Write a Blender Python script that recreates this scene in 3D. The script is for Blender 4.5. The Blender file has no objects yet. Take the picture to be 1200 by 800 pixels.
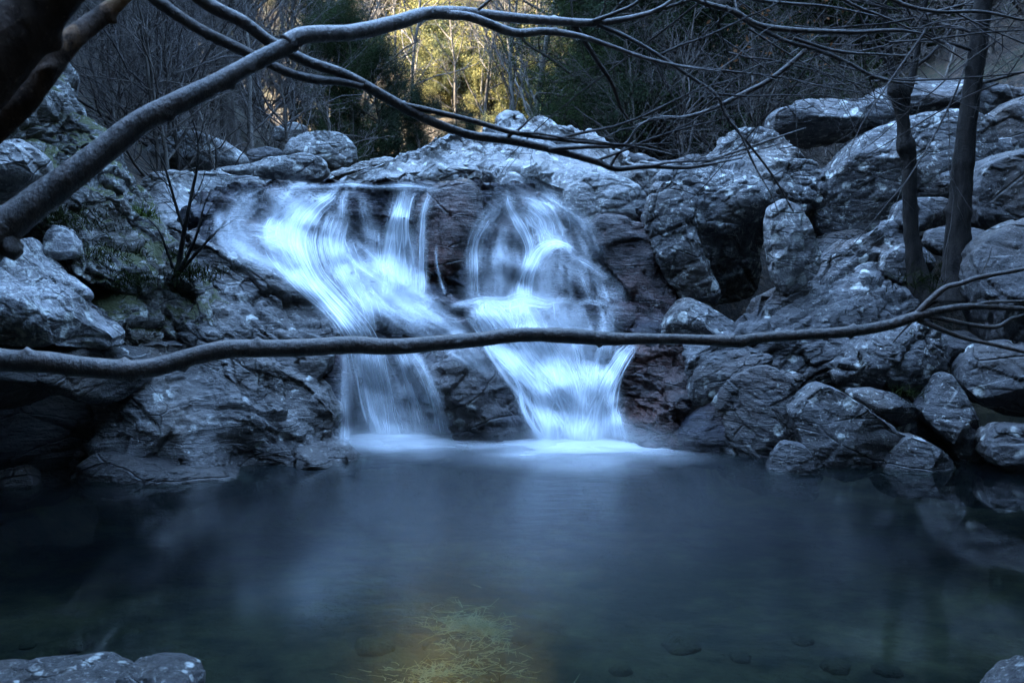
import bpy, math, random
import numpy as np
from mathutils import Vector
from mathutils.bvhtree import BVHTree

R = math.radians
random.seed(7)
rng = np.random.default_rng(11)
scene = bpy.context.scene
COL = scene.collection

# ------------------------------------------------------------------ camera
F = 1167.0                      # focal length in photo pixels (1200 wide)
CAMH = 1.84
PITCH = math.atan(138.0 / F)
cam_d = bpy.data.cameras.new("camera")
cam_d.lens = 35.0
cam_d.sensor_width = 36.0
cam_d.clip_start = 0.05
cam_d.clip_end = 600
cam_d.dof.use_dof = True
cam_d.dof.focus_distance = 7.5
cam_d.dof.aperture_fstop = 4.5
cam = bpy.data.objects.new("camera", cam_d)
COL.objects.link(cam)
cam.location = (0, 0, CAMH)
cam.rotation_euler = (R(90) - PITCH, 0, 0)
scene.camera = cam

# ------------------------------------------------------------------ light
SUN_EL, SUN_AZ = 27.0, 264.0    # azimuth clockwise from +Y: from the left, a little behind
world = bpy.data.worlds.new("World")
scene.world = world
world.use_nodes = True
wn = world.node_tree
sky = wn.nodes.new("ShaderNodeTexSky")
sky.sky_type = 'NISHITA'
sky.sun_disc = False
sky.sun_elevation = R(SUN_EL)
sky.sun_rotation = R(SUN_AZ)
sky.air_density = 1.5
sky.dust_density = 0.35
sky.ozone_density = 3.8
bg = wn.nodes["Background"]
bg.inputs["Strength"].default_value = 0.15
wn.links.new(sky.outputs[0], bg.inputs["Color"])
sun_d = bpy.data.lights.new("sun", 'SUN')
sun_d.energy = 3.2
sun_d.angle = R(0.5)
sun_d.color = (1.0, 0.86, 0.62)
sun = bpy.data.objects.new("sun", sun_d)
COL.objects.link(sun)
sv = Vector((math.sin(R(SUN_AZ)) * math.cos(R(SUN_EL)), math.cos(R(SUN_AZ)) * math.cos(R(SUN_EL)), math.sin(R(SUN_EL))))
sun.rotation_euler = sv.to_track_quat('Z', 'Y').to_euler()
scene.view_settings.view_transform = 'Standard'
scene.view_settings.look = 'None'
scene.view_settings.gamma = 1.0
scene.view_settings.use_curve_mapping = False
scene.view_settings.exposure = 5.0
scene.cycles.use_denoising = True
scene.cycles.max_bounces = 6
scene.cycles.transparent_max_bounces = 64
scene.cycles.diffuse_bounces = 3
scene.cycles.glossy_bounces = 3
scene.cycles.caustics_reflective = False
scene.cycles.caustics_refractive = False
scene.cycles.sample_clamp_indirect = 6

# ------------------------------------------------------------------ helpers
cp, sp = math.cos(PITCH), math.sin(PITCH)


def W(px, py, D):
    """the world point that lies at distance D (along +Y) on the sight line of photo pixel px, py"""
    px = np.asarray(px, float); py = np.asarray(py, float); D = np.asarray(D, float)
    cx = (px - 600) / F; cy = (400 - py) / F
    dx = cx; dy = cp + cy * sp; dz = -sp + cy * cp
    s = D / dy
    return np.stack([dx * s, dy * s, CAMH + dz * s], -1)


def shoreD(py):
    cy = (400 - py) / F
    return -CAMH * (cp + cy * sp) / (-sp + cy * cp)


def _hash(ix, iy, iz, seed):
    h = (ix * 374761393 + iy * 668265263 + iz * 2147483647 + seed * 1274126177) & 0xFFFFFFFF
    h = ((h ^ (h >> 13)) * 1274126177) & 0xFFFFFFFF
    h = (h ^ (h >> 16)) & 0xFFFFFFFF
    return h.astype(np.float64) / 4294967295.0 * 2 - 1


def vnoise(P, seed=0):
    P = np.asarray(P, float)
    I = np.floor(P).astype(np.int64); f = P - I
    u = f * f * f * (f * (f * 6 - 15) + 10)
    r = 0
    for dx in (0, 1):
        wx = u[..., 0] if dx else 1 - u[..., 0]
        for dy in (0, 1):
            wy = u[..., 1] if dy else 1 - u[..., 1]
            for dz in (0, 1):
                wz = u[..., 2] if dz else 1 - u[..., 2]
                r = r + wx * wy * wz * _hash(I[..., 0] + dx, I[..., 1] + dy, I[..., 2] + dz, seed)
    return r


def fbm(P, octs=4, seed=0, gain=0.5):
    a, r, s = 1.0, 0, 0
    Q = np.array(P, float)
    for o in range(octs):
        r = r + a * vnoise(Q, seed + o * 17); s += a
        a *= gain; Q = Q * 2.03 + 11.7
    return r / s


def facet(P, seed=0):
    """worn joint faces: every cell of broken rock is its own small tilted plane"""
    I = np.floor(P).astype(np.int64)
    best = np.full(len(P), 1e9); out = np.zeros(len(P)); d2nd = np.full(len(P), 1e9)
    for dx in (-1, 0, 1):
        for dy in (-1, 0, 1):
            for dz in (-1, 0, 1):
                a, b, c = I[:, 0] + dx, I[:, 1] + dy, I[:, 2] + dz
                C = np.stack([a + .5 + .45 * _hash(a, b, c, seed + 1), b + .5 + .45 * _hash(a, b, c, seed + 2), c + .5 + .45 * _hash(a, b, c, seed + 3)], -1)
                e = P - C; d = (e * e).sum(1)
                val = .5 * _hash(a, b, c, seed + 4) + .55 * (e[:, 0] * _hash(a, b, c, seed + 5) + e[:, 1] * _hash(a, b, c, seed + 6) + e[:, 2] * _hash(a, b, c, seed + 7))
                m = d < best
                d2nd = np.where(m, best, np.minimum(d2nd, d))
                out = np.where(m, val, out); best = np.where(m, d, best)
    gap = np.sqrt(d2nd) - np.sqrt(best)
    return out - .35 * np.exp(-(gap / .06) ** 2)


def mesh_np(name, V, Fc, mat=None, smooth=True):
    """V (n,3); Fc (m,3|4) or a list of such arrays"""
    me = bpy.data.meshes.new(name)
    if isinstance(Fc, np.ndarray):
        Fc = [Fc]
    Fc = [f for f in Fc if len(f)]
    V = np.asarray(V, np.float32)
    nl = sum(f.size for f in Fc); npoly = sum(len(f) for f in Fc)
    me.vertices.add(len(V)); me.vertices.foreach_set("co", V.ravel())
    me.loops.add(nl); me.polygons.add(npoly)
    me.loops.foreach_set("vertex_index", np.concatenate([f.ravel() for f in Fc]).astype(np.int32))
    tot = np.concatenate([np.full(len(f), f.shape[1], np.int32) for f in Fc])
    st = np.concatenate([[0], np.cumsum(tot)[:-1]]).astype(np.int32)
    me.polygons.foreach_set("loop_start", st)
    me.polygons.foreach_set("loop_total", tot)
    me.polygons.foreach_set("use_smooth", np.full(npoly, smooth))
    me.update(calc_edges=True)
    if mat is not None:
        me.materials.append(mat)
    return me


def add_obj(name, me, parent=None, loc=None):
    o = bpy.data.objects.new(name, me)
    COL.objects.link(o)
    if parent is not None:
        o.parent = parent
    if loc is not None:
        o.location = loc
    return o


def tag(o, label=None, cat=None, group=None, kind=None):
    if label: o['label'] = label
    if cat: o['category'] = cat
    if group: o['group'] = group
    if kind: o['kind'] = kind
    return o


def empty(name, loc=(0, 0, 0)):
    o = bpy.data.objects.new(name, None)
    o.empty_display_size = 0.2
    COL.objects.link(o); o.location = loc
    return o


def grid_faces(a, b, off=0, wrap=False):
    i = np.arange(a - 1)[:, None]; j = np.arange(b if wrap else b - 1)[None, :]
    j2 = (j + 1) % b
    q = np.stack(np.broadcast_arrays(i * b + j, i * b + j2, (i + 1) * b + j2, (i + 1) * b + j), -1)
    return q.reshape(-1, 4) + off


# ------------------------------------------------------------------ materials
class NT:
    def __init__(s, name):
        s.m = bpy.data.materials.new(name); s.m.use_nodes = True
        s.t = s.m.node_tree; s.t.nodes.clear()
        s.out = s.n("ShaderNodeOutputMaterial")

    def n(s, typ, **kw):
        nd = s.t.nodes.new(typ)
        for k, v in kw.items():
            setattr(nd, k, v)
        return nd

    def l(s, a, b):
        s.t.links.new(a, b)

    def val(s, sock, v):
        if hasattr(v, 'links') or isinstance(v, bpy.types.NodeSocket):
            s.l(v, sock)
        else:
            sock.default_value = v

    def noise(s, vec, scale, detail=6, rough=.55, dist=0.0):
        n = s.n("ShaderNodeTexNoise")
        s.l(vec, n.inputs["Vector"]); n.inputs["Scale"].default_value = scale
        n.inputs["Detail"].default_value = detail; n.inputs["Roughness"].default_value = rough
        n.inputs["Distortion"].default_value = dist
        return n.outputs["Fac"]

    def voro(s, vec, scale, feature='F1', out="Distance", rand=1.0):
        n = s.n("ShaderNodeTexVoronoi", feature=feature)
        s.l(vec, n.inputs["Vector"]); n.inputs["Scale"].default_value = scale
        n.inputs["Randomness"].default_value = rand
        return n.outputs[out]

    def ramp(s, fac, stops):
        r = s.n("ShaderNodeValToRGB"); s.l(fac, r.inputs[0])
        e = r.color_ramp.elements
        while len(e) < len(stops): e.new(.5)
        for i, (p, c) in enumerate(stops):
            e[i].position = p
            e[i].color = (c, c, c, 1) if isinstance(c, (int, float)) else (*c, 1)
        return r.outputs[0]

    def mix(s, fac, a, b, mode='MIX'):
        m = s.n("ShaderNodeMix", data_type='RGBA', blend_type=mode)
        s.val(m.inputs[0], fac)
        for sock, v in ((m.inputs[6], a), (m.inputs[7], b)):
            s.val(sock, v if not isinstance(v, tuple) else (*v, 1))
        return m.outputs[2]

    def math(s, op, a, b=None, clamp=False):
        m = s.n("ShaderNodeMath", operation=op, use_clamp=clamp)
        s.val(m.inputs[0], a)
        if b is not None: s.val(m.inputs[1], b)
        return m.outputs[0]

    def mapping(s, vec, rot=(0, 0, 0), scale=(1, 1, 1), loc=(0, 0, 0)):
        m = s.n("ShaderNodeMapping")
        s.l(vec, m.inputs[0]); m.inputs["Rotation"].default_value = rot
        m.inputs["Scale"].default_value = scale; m.inputs["Location"].default_value = loc
        return m.outputs[0]

    def bump(s, h, strength, dist, normal=None):
        b = s.n("ShaderNodeBump"); s.l(h, b.inputs["Height"])
        b.inputs["Strength"].default_value = strength; b.inputs["Distance"].default_value = dist
        if normal is not None: s.l(normal, b.inputs["Normal"])
        return b.outputs[0]

    def pos(s):
        return s.n("ShaderNodeNewGeometry").outputs["Position"]

    def nz(s):
        x = s.n("ShaderNodeSeparateXYZ"); s.l(s.n("ShaderNodeNewGeometry").outputs["Normal"], x.inputs[0])
        return x.outputs[2]


def rock_mat(name, dark=(.022, .022, .025), mid=(.10, .10, .105), light=(.30, .30, .30), roll=20, lichen=.5, moss=0.0,
             rough=.62, wet=0.0, tint=None, strata=1.0, vein=.5, seed=0.0, cs=1.0):
    k = NT(name)
    P = k.mapping(k.pos(), loc=(seed, seed * .7, seed * .3), scale=(cs, cs, cs))
    S = k.mapping(P, rot=(R(15), R(roll), R(10)), scale=(1.0, 1.2, 1.8 + 4.2 * strata))     # bedding planes
    warp = k.noise(P, 1.1, 3, .5)
    wv = k.n("ShaderNodeVectorMath", operation='MULTIPLY_ADD')
    k.l(warp, wv.inputs[0]); wv.inputs[1].default_value = (.35, .35, .35); k.l(S, wv.inputs[2])
    S = wv.outputs[0]
    st = k.noise(S, 2.6, 9, .62)
    st2 = k.noise(S, 9.0, 6, .6)
    big = k.noise(P, 1.3, 5, .55)
    fine = k.noise(P, 38.0, 5, .65)
    base = k.mix(k.ramp(st, [(.34, 0.0), (.66, 1.0)]), dark, mid)
    base = k.mix(k.math('MULTIPLY', k.ramp(st2, [(.5, 0.0), (.72, 1.0)]), .55 * strata), base, light)
    base = k.mix(k.math('MULTIPLY', k.ramp(big, [(.48, 0.0), (.66, 1.0)]), .45), base, tint or (.12, .095, .075))
    base = k.mix(k.math('MULTIPLY', k.ramp(fine, [(.3, 1.0), (.5, 0.0)]), .45), base, (.02, .02, .022))
    # pale quartz veins
    ve = k.voro(k.mapping(S, scale=(.5, .5, .8)), 1.0, 'DISTANCE_TO_EDGE')
    vm = k.math('MULTIPLY', k.ramp(ve, [(.0, 1.0), (.008, 0.0)]), k.ramp(k.noise(P, 1.7, 2), [(.5, 0.0), (.62, vein)]))
    base = k.mix(vm, base, (.6, .6, .58))
    # lichen: ragged pale patches and speckle
    if lichen > 0:
        lp = k.n("ShaderNodeVectorMath", operation='MULTIPLY_ADD')
        k.l(k.noise(P, 14, 4), lp.inputs[0]); lp.inputs[1].default_value = (.09,) * 3; k.l(P, lp.inputs[2])
        l1 = k.ramp(k.voro(lp.outputs[0], 5.0), [(.20, 1.0), (.27, 0.0)])
        l1 = k.math('MULTIPLY', l1, k.ramp(k.noise(P, 2.2, 3), [(.60 - .22 * lichen, 0.0), (.68 - .22 * lichen, 1.0)]))
        l2 = k.ramp(k.noise(P, 21, 7, .7), [(.63 - .08 * lichen, 0.0), (.70 - .08 * lichen, 1.0)])
        l2 = k.math('MULTIPLY', l2, k.ramp(k.noise(P, 1.6, 4, .6), [(.50 - .15 * lichen, 0.0), (.66 - .15 * lichen, 1.0)]))
        l3 = k.math('MULTIPLY', k.ramp(k.noise(P, 46, 3, .6), [(.62, 0.0), (.67, 1.0)]), k.ramp(k.noise(P, 3.0, 4, .6), [(.46, 0.0), (.60, min(1.0, .7 * lichen))]))
        lm = k.math('MAXIMUM', k.math('MAXIMUM', l1, l3), k.math('MULTIPLY', l2, .9))
        lm = k.math('MULTIPLY', lm, k.ramp(k.noise(P, 60, 3), [(.3, .45), (.6, 1.0)]))
        base = k.mix(lm, base, k.mix(k.noise(P, 3, 2), (.50, .53, .50), (.62, .62, .58)))
    h = k.math('ADD', k.math('MULTIPLY', st, .9 * strata), k.math('MULTIPLY', st2, .55 * strata))
    h = k.math('ADD', h, k.math('MULTIPLY', k.noise(P, 9, 10, .68), 1.0))
    h = k.math('ADD', h, k.math('MULTIPLY', fine, .30))
    cr = k.voro(k.mapping(S, scale=(.7, .9, .35), loc=(3, 1, 2)), 1.4, 'DISTANCE_TO_EDGE')
    crk = k.math('MULTIPLY', k.ramp(cr, [(.0, 1.0), (.018, 0.0)]), k.ramp(big, [(.42, 0.0), (.55, 1.0)]))
    base = k.mix(k.math('MULTIPLY', crk, .45), base, (.012, .012, .013))
    h = k.math('SUBTRACT', h, k.math('MULTIPLY', crk, .6))
    # broken facets: small planes tilted at random, with ragged rims
    fw = k.n("ShaderNodeVectorMath", operation='MULTIPLY_ADD')
    k.l(k.noise(P, 6, 5, .65), fw.inputs[0]); fw.inputs[1].default_value = (.25, .25, .25)
    k.l(k.mapping(P, rot=(R(15), R(roll), R(10)), scale=(2.6, 3.0, 7.5)), fw.inputs[2])
    vf = k.n("ShaderNodeTexVoronoi"); k.l(fw.outputs[0], vf.inputs["Vector"]); vf.inputs["Scale"].default_value = 1.6
    cx_ = k.n("ShaderNodeSeparateColor"); k.l(vf.outputs["Color"], cx_.inputs[0])
    h = k.math('ADD', h, k.math('ADD', k.math('MULTIPLY', cx_.outputs[0], .55), k.math('MULTIPLY', vf.outputs["Distance"], .5)))
    base = k.mix(k.math('MULTIPLY', cx_.outputs[1], .28), base, (.03, .03, .032))
    rg = k.ramp(k.noise(P, 9, 4), [(.3, max(.12, rough - .18)), (.7, min(1, rough + .12))])
    if moss > 0:
        mm = k.ramp(k.noise(P, 3.4, 6, .65), [(.60 - .25 * moss, 0.0), (.66 - .25 * moss, 1.0)])
        mm = k.math('MULTIPLY', mm, k.ramp(k.nz(), [(.45, 0.0), (.75, 1.0)]))
        gcol = k.mix(k.noise(P, 30, 4), (.028, .034, .010), (.095, .105, .032))
        base = k.mix(mm, base, gcol)
        h = k.math('ADD', h, k.math('MULTIPLY', mm, k.math('MULTIPLY', k.noise(P, 70, 4, .7), 1.2)))
        rg = k.mix(mm, rg, (.95, .95, .95))
    # tide line: rock that stays wet at the pool is darker and shinier
    z = k.n("ShaderNodeSeparateXYZ"); k.l(k.pos(), z.inputs[0])
    wl = k.math('ADD', z.outputs[2], k.math('MULTIPLY', k.noise(k.pos(), 3, 3), -.22))
    wet_m = k.ramp(k.math('ADD', k.math('MULTIPLY', wl, 2.0), .5), [(.50, 1.0), (.66, wet)])
    base = k.mix(k.math('MULTIPLY', wet_m, .62), base, (.014, .013, .014))
    rg = k.mix(wet_m, rg, (.25, .25, .25))
    b = k.n("ShaderNodeBsdfPrincipled")
    k.l(base, b.inputs["Base Color"]); k.l(rg, b.inputs["Roughness"])
    k.l(k.bump(h, 1.0, .042), b.inputs["Normal"])
    k.l(b.outputs[0], k.out.inputs[0])
    return k.m


def bark_mat(name, c1, c2, scale=1.0, patches=None, rough=.6, rings=True, along='x'):
    k = NT(name)
    P = k.pos()
    sc = {'x': (4, 1.5, 1.5), 'z': (4, 4, .9)}[along]
    S = k.mapping(P, scale=tuple(v * scale for v in sc))
    a = k.noise(S, 5, 7, .6)
    col = k.mix(k.ramp(a, [(.35, 0.0), (.65, 1.0)]), c1, c2)
    if patches:
        pm = k.ramp(k.noise(P, 6 * scale, 5, .6), [(.56, 0.0), (.63, 1.0)])
        col = k.mix(pm, col, patches)
    col = k.mix(k.ramp(k.noise(P, 90 * scale, 3), [(.62, 0.0), (.7, .5)]), col, tuple(min(1, v * 2.4) for v in c2))
    h = k.math('ADD', a, k.math('MULTIPLY', k.noise(P, 45 * scale, 5, .65), .6))
    b = k.n("ShaderNodeBsdfPrincipled")
    k.l(col, b.inputs["Base Color"]); b.inputs["Roughness"].default_value = rough
    b.inputs["Specular IOR Level"].default_value = .5 if rough < .5 else .12
    k.l(k.bump(h, 1.0, .014 / scale), b.inputs["Normal"])
    k.l(b.outputs[0], k.out.inputs[0])
    return k.m


def leaf_mat(name, c1, c2, trans=.35):
    k = NT(name)
    g = k.n("ShaderNodeNewGeometry")
    col = k.mix(g.outputs["Random Per Island"], c1, c2)
    col = k.mix(k.ramp(k.noise(g.outputs["Position"], 1.2, 2), [(.35, 0.0), (.65, .5)]), col, tuple(v * .55 for v in c1))
    d = k.n("ShaderNodeBsdfDiffuse"); k.l(col, d.inputs[0])
    t = k.n("ShaderNodeBsdfTranslucent"); k.l(col, t.inputs[0])
    m = k.n("ShaderNodeMixShader"); m.inputs[0].default_value = trans
    k.l(d.outputs[0], m.inputs[1]); k.l(t.outputs[0], m.inputs[2])
    k.l(m.outputs[0], k.out.inputs[0])
    return k.m


def white_water_mat(name, su=9.0, sv_=5.0, contrast=.10):
    k = NT(name)
    uv = k.n("ShaderNodeUVMap"); uv.uv_map = "flow"
    S = k.mapping(uv.outputs[0], scale=(su, sv_, 1))
    n1 = k.noise(S, 1.0, 5, .6)
    S2 = k.mapping(uv.outputs[0], scale=(su * .28, sv_ * .6, 1), loc=(4, 7, 0))
    n2 = k.noise(S2, 1.0, 3, .5)
    at = k.n("ShaderNodeAttribute", attribute_name="flow_amount")
    st = k.math('ADD', k.math('MULTIPLY', k.ramp(n1, [(.34, 0.0), (.66, 1.0)]), .5), k.math('MULTIPLY', k.ramp(n2, [(.34, 0.0), (.66, 1.0)]), .5))
    d = at.outputs["Fac"]
    # dense water closes up, thin water breaks into strands
    th = k.math('SUBTRACT', 1.12, k.math('MINIMUM', d, 1.0))
    a = k.math('MULTIPLY', k.math('MULTIPLY', k.math('SUBTRACT', st, .5), th), contrast * 8)
    a = k.math('MULTIPLY', k.math('MAXIMUM', k.math('ADD', a, 1.0), 0.0), d)
    a = k.math('MINIMUM', a, .97, True)
    wv = k.n("ShaderNodeBsdfDiffuse"); wv.inputs[0].default_value = (.86, .90, .94, 1)
    tl = k.n("ShaderNodeBsdfTranslucent"); tl.inputs[0].default_value = (.86, .90, .94, 1)
    m1 = k.n("ShaderNodeMixShader"); m1.inputs[0].default_value = .3
    k.l(wv.outputs[0], m1.inputs[1]); k.l(tl.outputs[0], m1.inputs[2])
    tr = k.n("ShaderNodeBsdfTransparent")
    m = k.n("ShaderNodeMixShader"); k.l(a, m.inputs[0])
    k.l(tr.outputs[0], m.inputs[1]); k.l(m1.outputs[0], m.inputs[2])
    k.l(m.outputs[0], k.out.inputs[0])
    return k.m


def pool_mat():
    k = NT("pool_water")
    P = k.pos()
    x = k.n("ShaderNodeSeparateXYZ"); k.l(P, x.inputs[0])
    # ripples spread out from the foot of the falls and die away towards the banks
    dv = k.n("ShaderNodeVectorMath", operation='DISTANCE'); k.l(k.mapping(P, scale=(1.25, 1, 1)), dv.inputs[0])
    dv.inputs[1].default_value = (.2, 6.6, 0)
    near = k.ramp(k.math('MULTIPLY', dv.outputs["Value"], .2), [(.24, 1.0), (.68, .07)])
    w1 = k.noise(k.mapping(P, scale=(1.0, 2.2, 1)), 5.0, 4, .5)
    w2 = k.noise(k.mapping(P, scale=(1.0, 2.6, 1), loc=(9, 4, 0)), 17.0, 3, .5)
    h = k.math('ADD', k.math('MULTIPLY', w1, .6), k.math('MULTIPLY', w2, .12))
    h = k.math('MULTIPLY', h, near)
    nrm = k.bump(h, .16, .04)
    gl = k.n("ShaderNodeBsdfGlossy"); gl.inputs[0].default_value = (1, 1, 1, 1)
    k.l(k.math('ADD', k.math('MULTIPLY', near, .20), .04), gl.inputs["Roughness"])
    k.l(nrm, gl.inputs["Normal"])
    tr = k.n("ShaderNodeBsdfTransparent"); tr.inputs[0].default_value = (.40, .48, .42, 1)
    # fine air bubbles carried out from the falls cloud the water a little
    df = k.n("ShaderNodeBsdfDiffuse"); df.inputs[0].default_value = (.22, .30, .36, 1)
    mx = k.n("ShaderNodeMixShader"); k.l(k.math('ADD', k.math('MULTIPLY', near, .030), .003), mx.inputs[0])
    k.l(tr.outputs[0], mx.inputs[1]); k.l(df.outputs[0], mx.inputs[2])
    fr = k.n("ShaderNodeFresnel"); fr.inputs["IOR"].default_value = 1.36
    k.l(nrm, fr.inputs["Normal"])
    m = k.n("ShaderNodeMixShader"); k.l(fr.outputs[0], m.inputs[0])
    k.l(mx.outputs[0], m.inputs[1]); k.l(gl.outputs[0], m.inputs[2])
    k.l(m.outputs[0], k.out.inputs[0])
    return k.m


def ground_mat():
    k = NT("forest_floor")
    P = k.pos()
    a = k.mix(k.ramp(k.noise(P, 2.0, 8, .7), [(.35, 0.0), (.65, 1.0)]), (.012, .010, .008), (.036, .026, .019))
    a = k.mix(k.ramp(k.noise(P, .7, 5, .6), [(.5, 0.0), (.62, .7)]), a, (.035, .04, .018))
    lf = k.voro(P, 22, 'F1', "Color")
    sx = k.n("ShaderNodeSeparateColor"); k.l(lf, sx.inputs[0])
    a = k.mix(k.ramp(sx.outputs[0], [(.7, 0.0), (.74, .8)]), a, (.07, .045, .028))
    z = k.n("ShaderNodeSeparateXYZ"); k.l(P, z.inputs[0])
    bed = k.mix(k.ramp(k.noise(k.mapping(P, scale=(1, 1.2, 1)), 1.7, 7, .62), [(.42, 0.0), (.68, 1.0)]), (.02, .02, .016), (.17, .145, .08))
    bed = k.mix(k.ramp(k.noise(P, 12, 5), [(.4, 0.0), (.7, .5)]), bed, (.05, .06, .04))
    a = k.mix(k.ramp(z.outputs[2], [(.0, 1.0), (.06, 0.0)]), a, bed)
    b = k.n("ShaderNodeBsdfPrincipled"); k.l(a, b.inputs["Base Color"]); b.inputs["Roughness"].default_value = .9
    k.l(k.bump(k.noise(P, 9, 9, .7), 1.0, .12), b.inputs["Normal"])
    k.l(b.outputs[0], k.out.inputs[0])
    return k.m


M = {}
M['slab_left'] = rock_mat("schist_left", roll=27, lichen=.6, mid=(.095, .09, .088), seed=1, tint=(.13, .10, .075), dark=(.020, .019, .020))
M['pale_left'] = rock_mat("schist_pale_left", roll=35, dark=(.07, .07, .075), mid=(.26, .26, .27), light=(.52, .52, .52), lichen=1.3, strata=.7, seed=2)
M['moss_left'] = rock_mat("schist_mossy", roll=38, dark=(0.025, 0.025, 0.025), mid=(0.124, 0.124, 0.124), light=(0.378, 0.378, 0.378), lichen=1.0, moss=.95, seed=3, tint=(.14, .11, .07))
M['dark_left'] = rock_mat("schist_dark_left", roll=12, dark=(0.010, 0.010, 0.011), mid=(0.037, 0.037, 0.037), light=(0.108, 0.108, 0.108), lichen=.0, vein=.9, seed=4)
M['wet'] = rock_mat("wet_schist", roll=24, dark=(.007, .007, .012), mid=(.026, .029, .050), light=(.13, .13, .17), lichen=0, wet=.55, rough=.18, tint=(.13, .045, .032), seed=5)
M['wet_red'] = rock_mat("wet_red_schist", roll=30, dark=(0.014, 0.010, 0.012), mid=(.058, .040, .042), light=(0.198, 0.144, 0.135), lichen=0, wet=.45, rough=.20, tint=(.22, .06, .03), seed=6)
M['wet_block'] = rock_mat("wet_jointed_block", roll=-12, dark=(.022, .022, .028), mid=(.085, .085, .10), light=(.24, .24, .25), lichen=.35, wet=.15, rough=.36, strata=.5, seed=7)
M['dome'] = rock_mat("pale_bedrock", roll=10, dark=(.09, .09, .092), mid=(.26, .26, .26), light=(.50, .50, .49), lichen=1.0, strata=.8, tint=(.24, .21, .18), seed=8)
M['upper'] = rock_mat("upper_boulders", roll=20, dark=(.05, .05, .05), mid=(.19, .19, .19), light=(.42, .42, .42), lichen=1.1, strata=.6, seed=9)
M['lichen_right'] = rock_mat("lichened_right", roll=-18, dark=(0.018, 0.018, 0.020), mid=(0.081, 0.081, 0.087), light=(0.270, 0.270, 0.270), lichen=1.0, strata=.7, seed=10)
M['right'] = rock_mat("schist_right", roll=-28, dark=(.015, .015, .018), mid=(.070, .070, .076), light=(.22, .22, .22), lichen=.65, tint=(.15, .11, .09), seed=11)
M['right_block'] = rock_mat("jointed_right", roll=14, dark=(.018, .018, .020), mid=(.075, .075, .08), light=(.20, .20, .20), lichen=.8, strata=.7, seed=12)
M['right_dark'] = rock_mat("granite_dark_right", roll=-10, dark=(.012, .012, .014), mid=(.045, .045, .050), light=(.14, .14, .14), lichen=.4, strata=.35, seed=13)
M['reflection_gold'] = rock_mat("golden_reflection_stone", dark=(.14, .13, .09), mid=(.34, .32, .23), light=(.6, .58, .46), lichen=0, strata=.5, tint=(.26, .23, .15), seed=15, cs=2)  # golden tone of the pool's reflection put into the stone colour
M['near'] = rock_mat("near_bank_rock", roll=4, dark=(.012, .012, .013), mid=(.06, .058, .058), light=(.25, .25, .25), lichen=.8, strata=.4, rough=.5, seed=14, cs=2.6)
M['ground'] = ground_mat()
M['pool'] = pool_mat()
M['white'] = white_water_mat("white_water")
M['foam'] = white_water_mat("foam_water", su=1.2, sv_=3.0, contrast=.25)
M['bark_smooth'] = bark_mat("smooth_alder_bark", (.007, .0055, .0045), (.042, .028, .022), rough=.46)
M['bark_pale'] = bark_mat("pale_alder_bark", (.035, .029, .027), (.12, .10, .095), rough=.42)
M['bark_scar'] = bark_mat("peeling_bark", (.03, .02, .015), (.09, .055, .038), patches=(.20, .11, .06), rough=.7)
M['bark_dark'] = bark_mat("rough_dark_bark", (.006, .006, .006), (.026, .023, .021), along='z', rough=.85)
M['bark_brown'] = bark_mat("brown_trunk_bark", (.022, .015, .012), (.085, .058, .046), rough=.8)
M['bark_wood'] = bark_mat("woodland_bark", (.03, .026, .023), (.09, .08, .072), along='z', scale=.6, rough=.9)
M['bark_grey'] = bark_mat("pale_woodland_bark", (.05, .047, .043), (.17, .155, .14), along='z', scale=.6, rough=.9)
M['twig'] = bark_mat("twig_bark", (.03, .027, .026), (.085, .076, .073), scale=.5, rough=.7)
M['twig_pale'] = bark_mat("pale_twig_bark", (.04, .035, .031), (.12, .105, .095), scale=.4, rough=.7)
M['reflection_straw'] = bark_mat("straw_reflection_twigs", (.42, .37, .20), (.78, .72, .46), scale=.5, rough=.7)  # yellow of the reflected foliage put into the twig colour
M['ever'] = leaf_mat("evergreen_foliage", (.018, .030, .014), (.055, .075, .030), .2)
M['ever_blue'] = leaf_mat("dark_evergreen_foliage", (.014, .022, .014), (.038, .052, .030), .15)
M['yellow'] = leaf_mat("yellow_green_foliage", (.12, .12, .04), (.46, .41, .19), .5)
M['dead_leaf'] = leaf_mat("withered_leaves", (.10, .045, .022), (.24, .12, .06), .35)
M['fern'] = leaf_mat("fern_green", (.05, .08, .02), (.12, .17, .04), .3)
M['grass'] = leaf_mat("moss_grass", (.012, .018, .007), (.040, .050, .018), .3)

# ------------------------------------------------------------------ terrain
def sstep(a, b, x):
    t = np.clip((x - a) / (b - a), 0, 1)
    return t * t * (3 - 2 * t)


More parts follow.
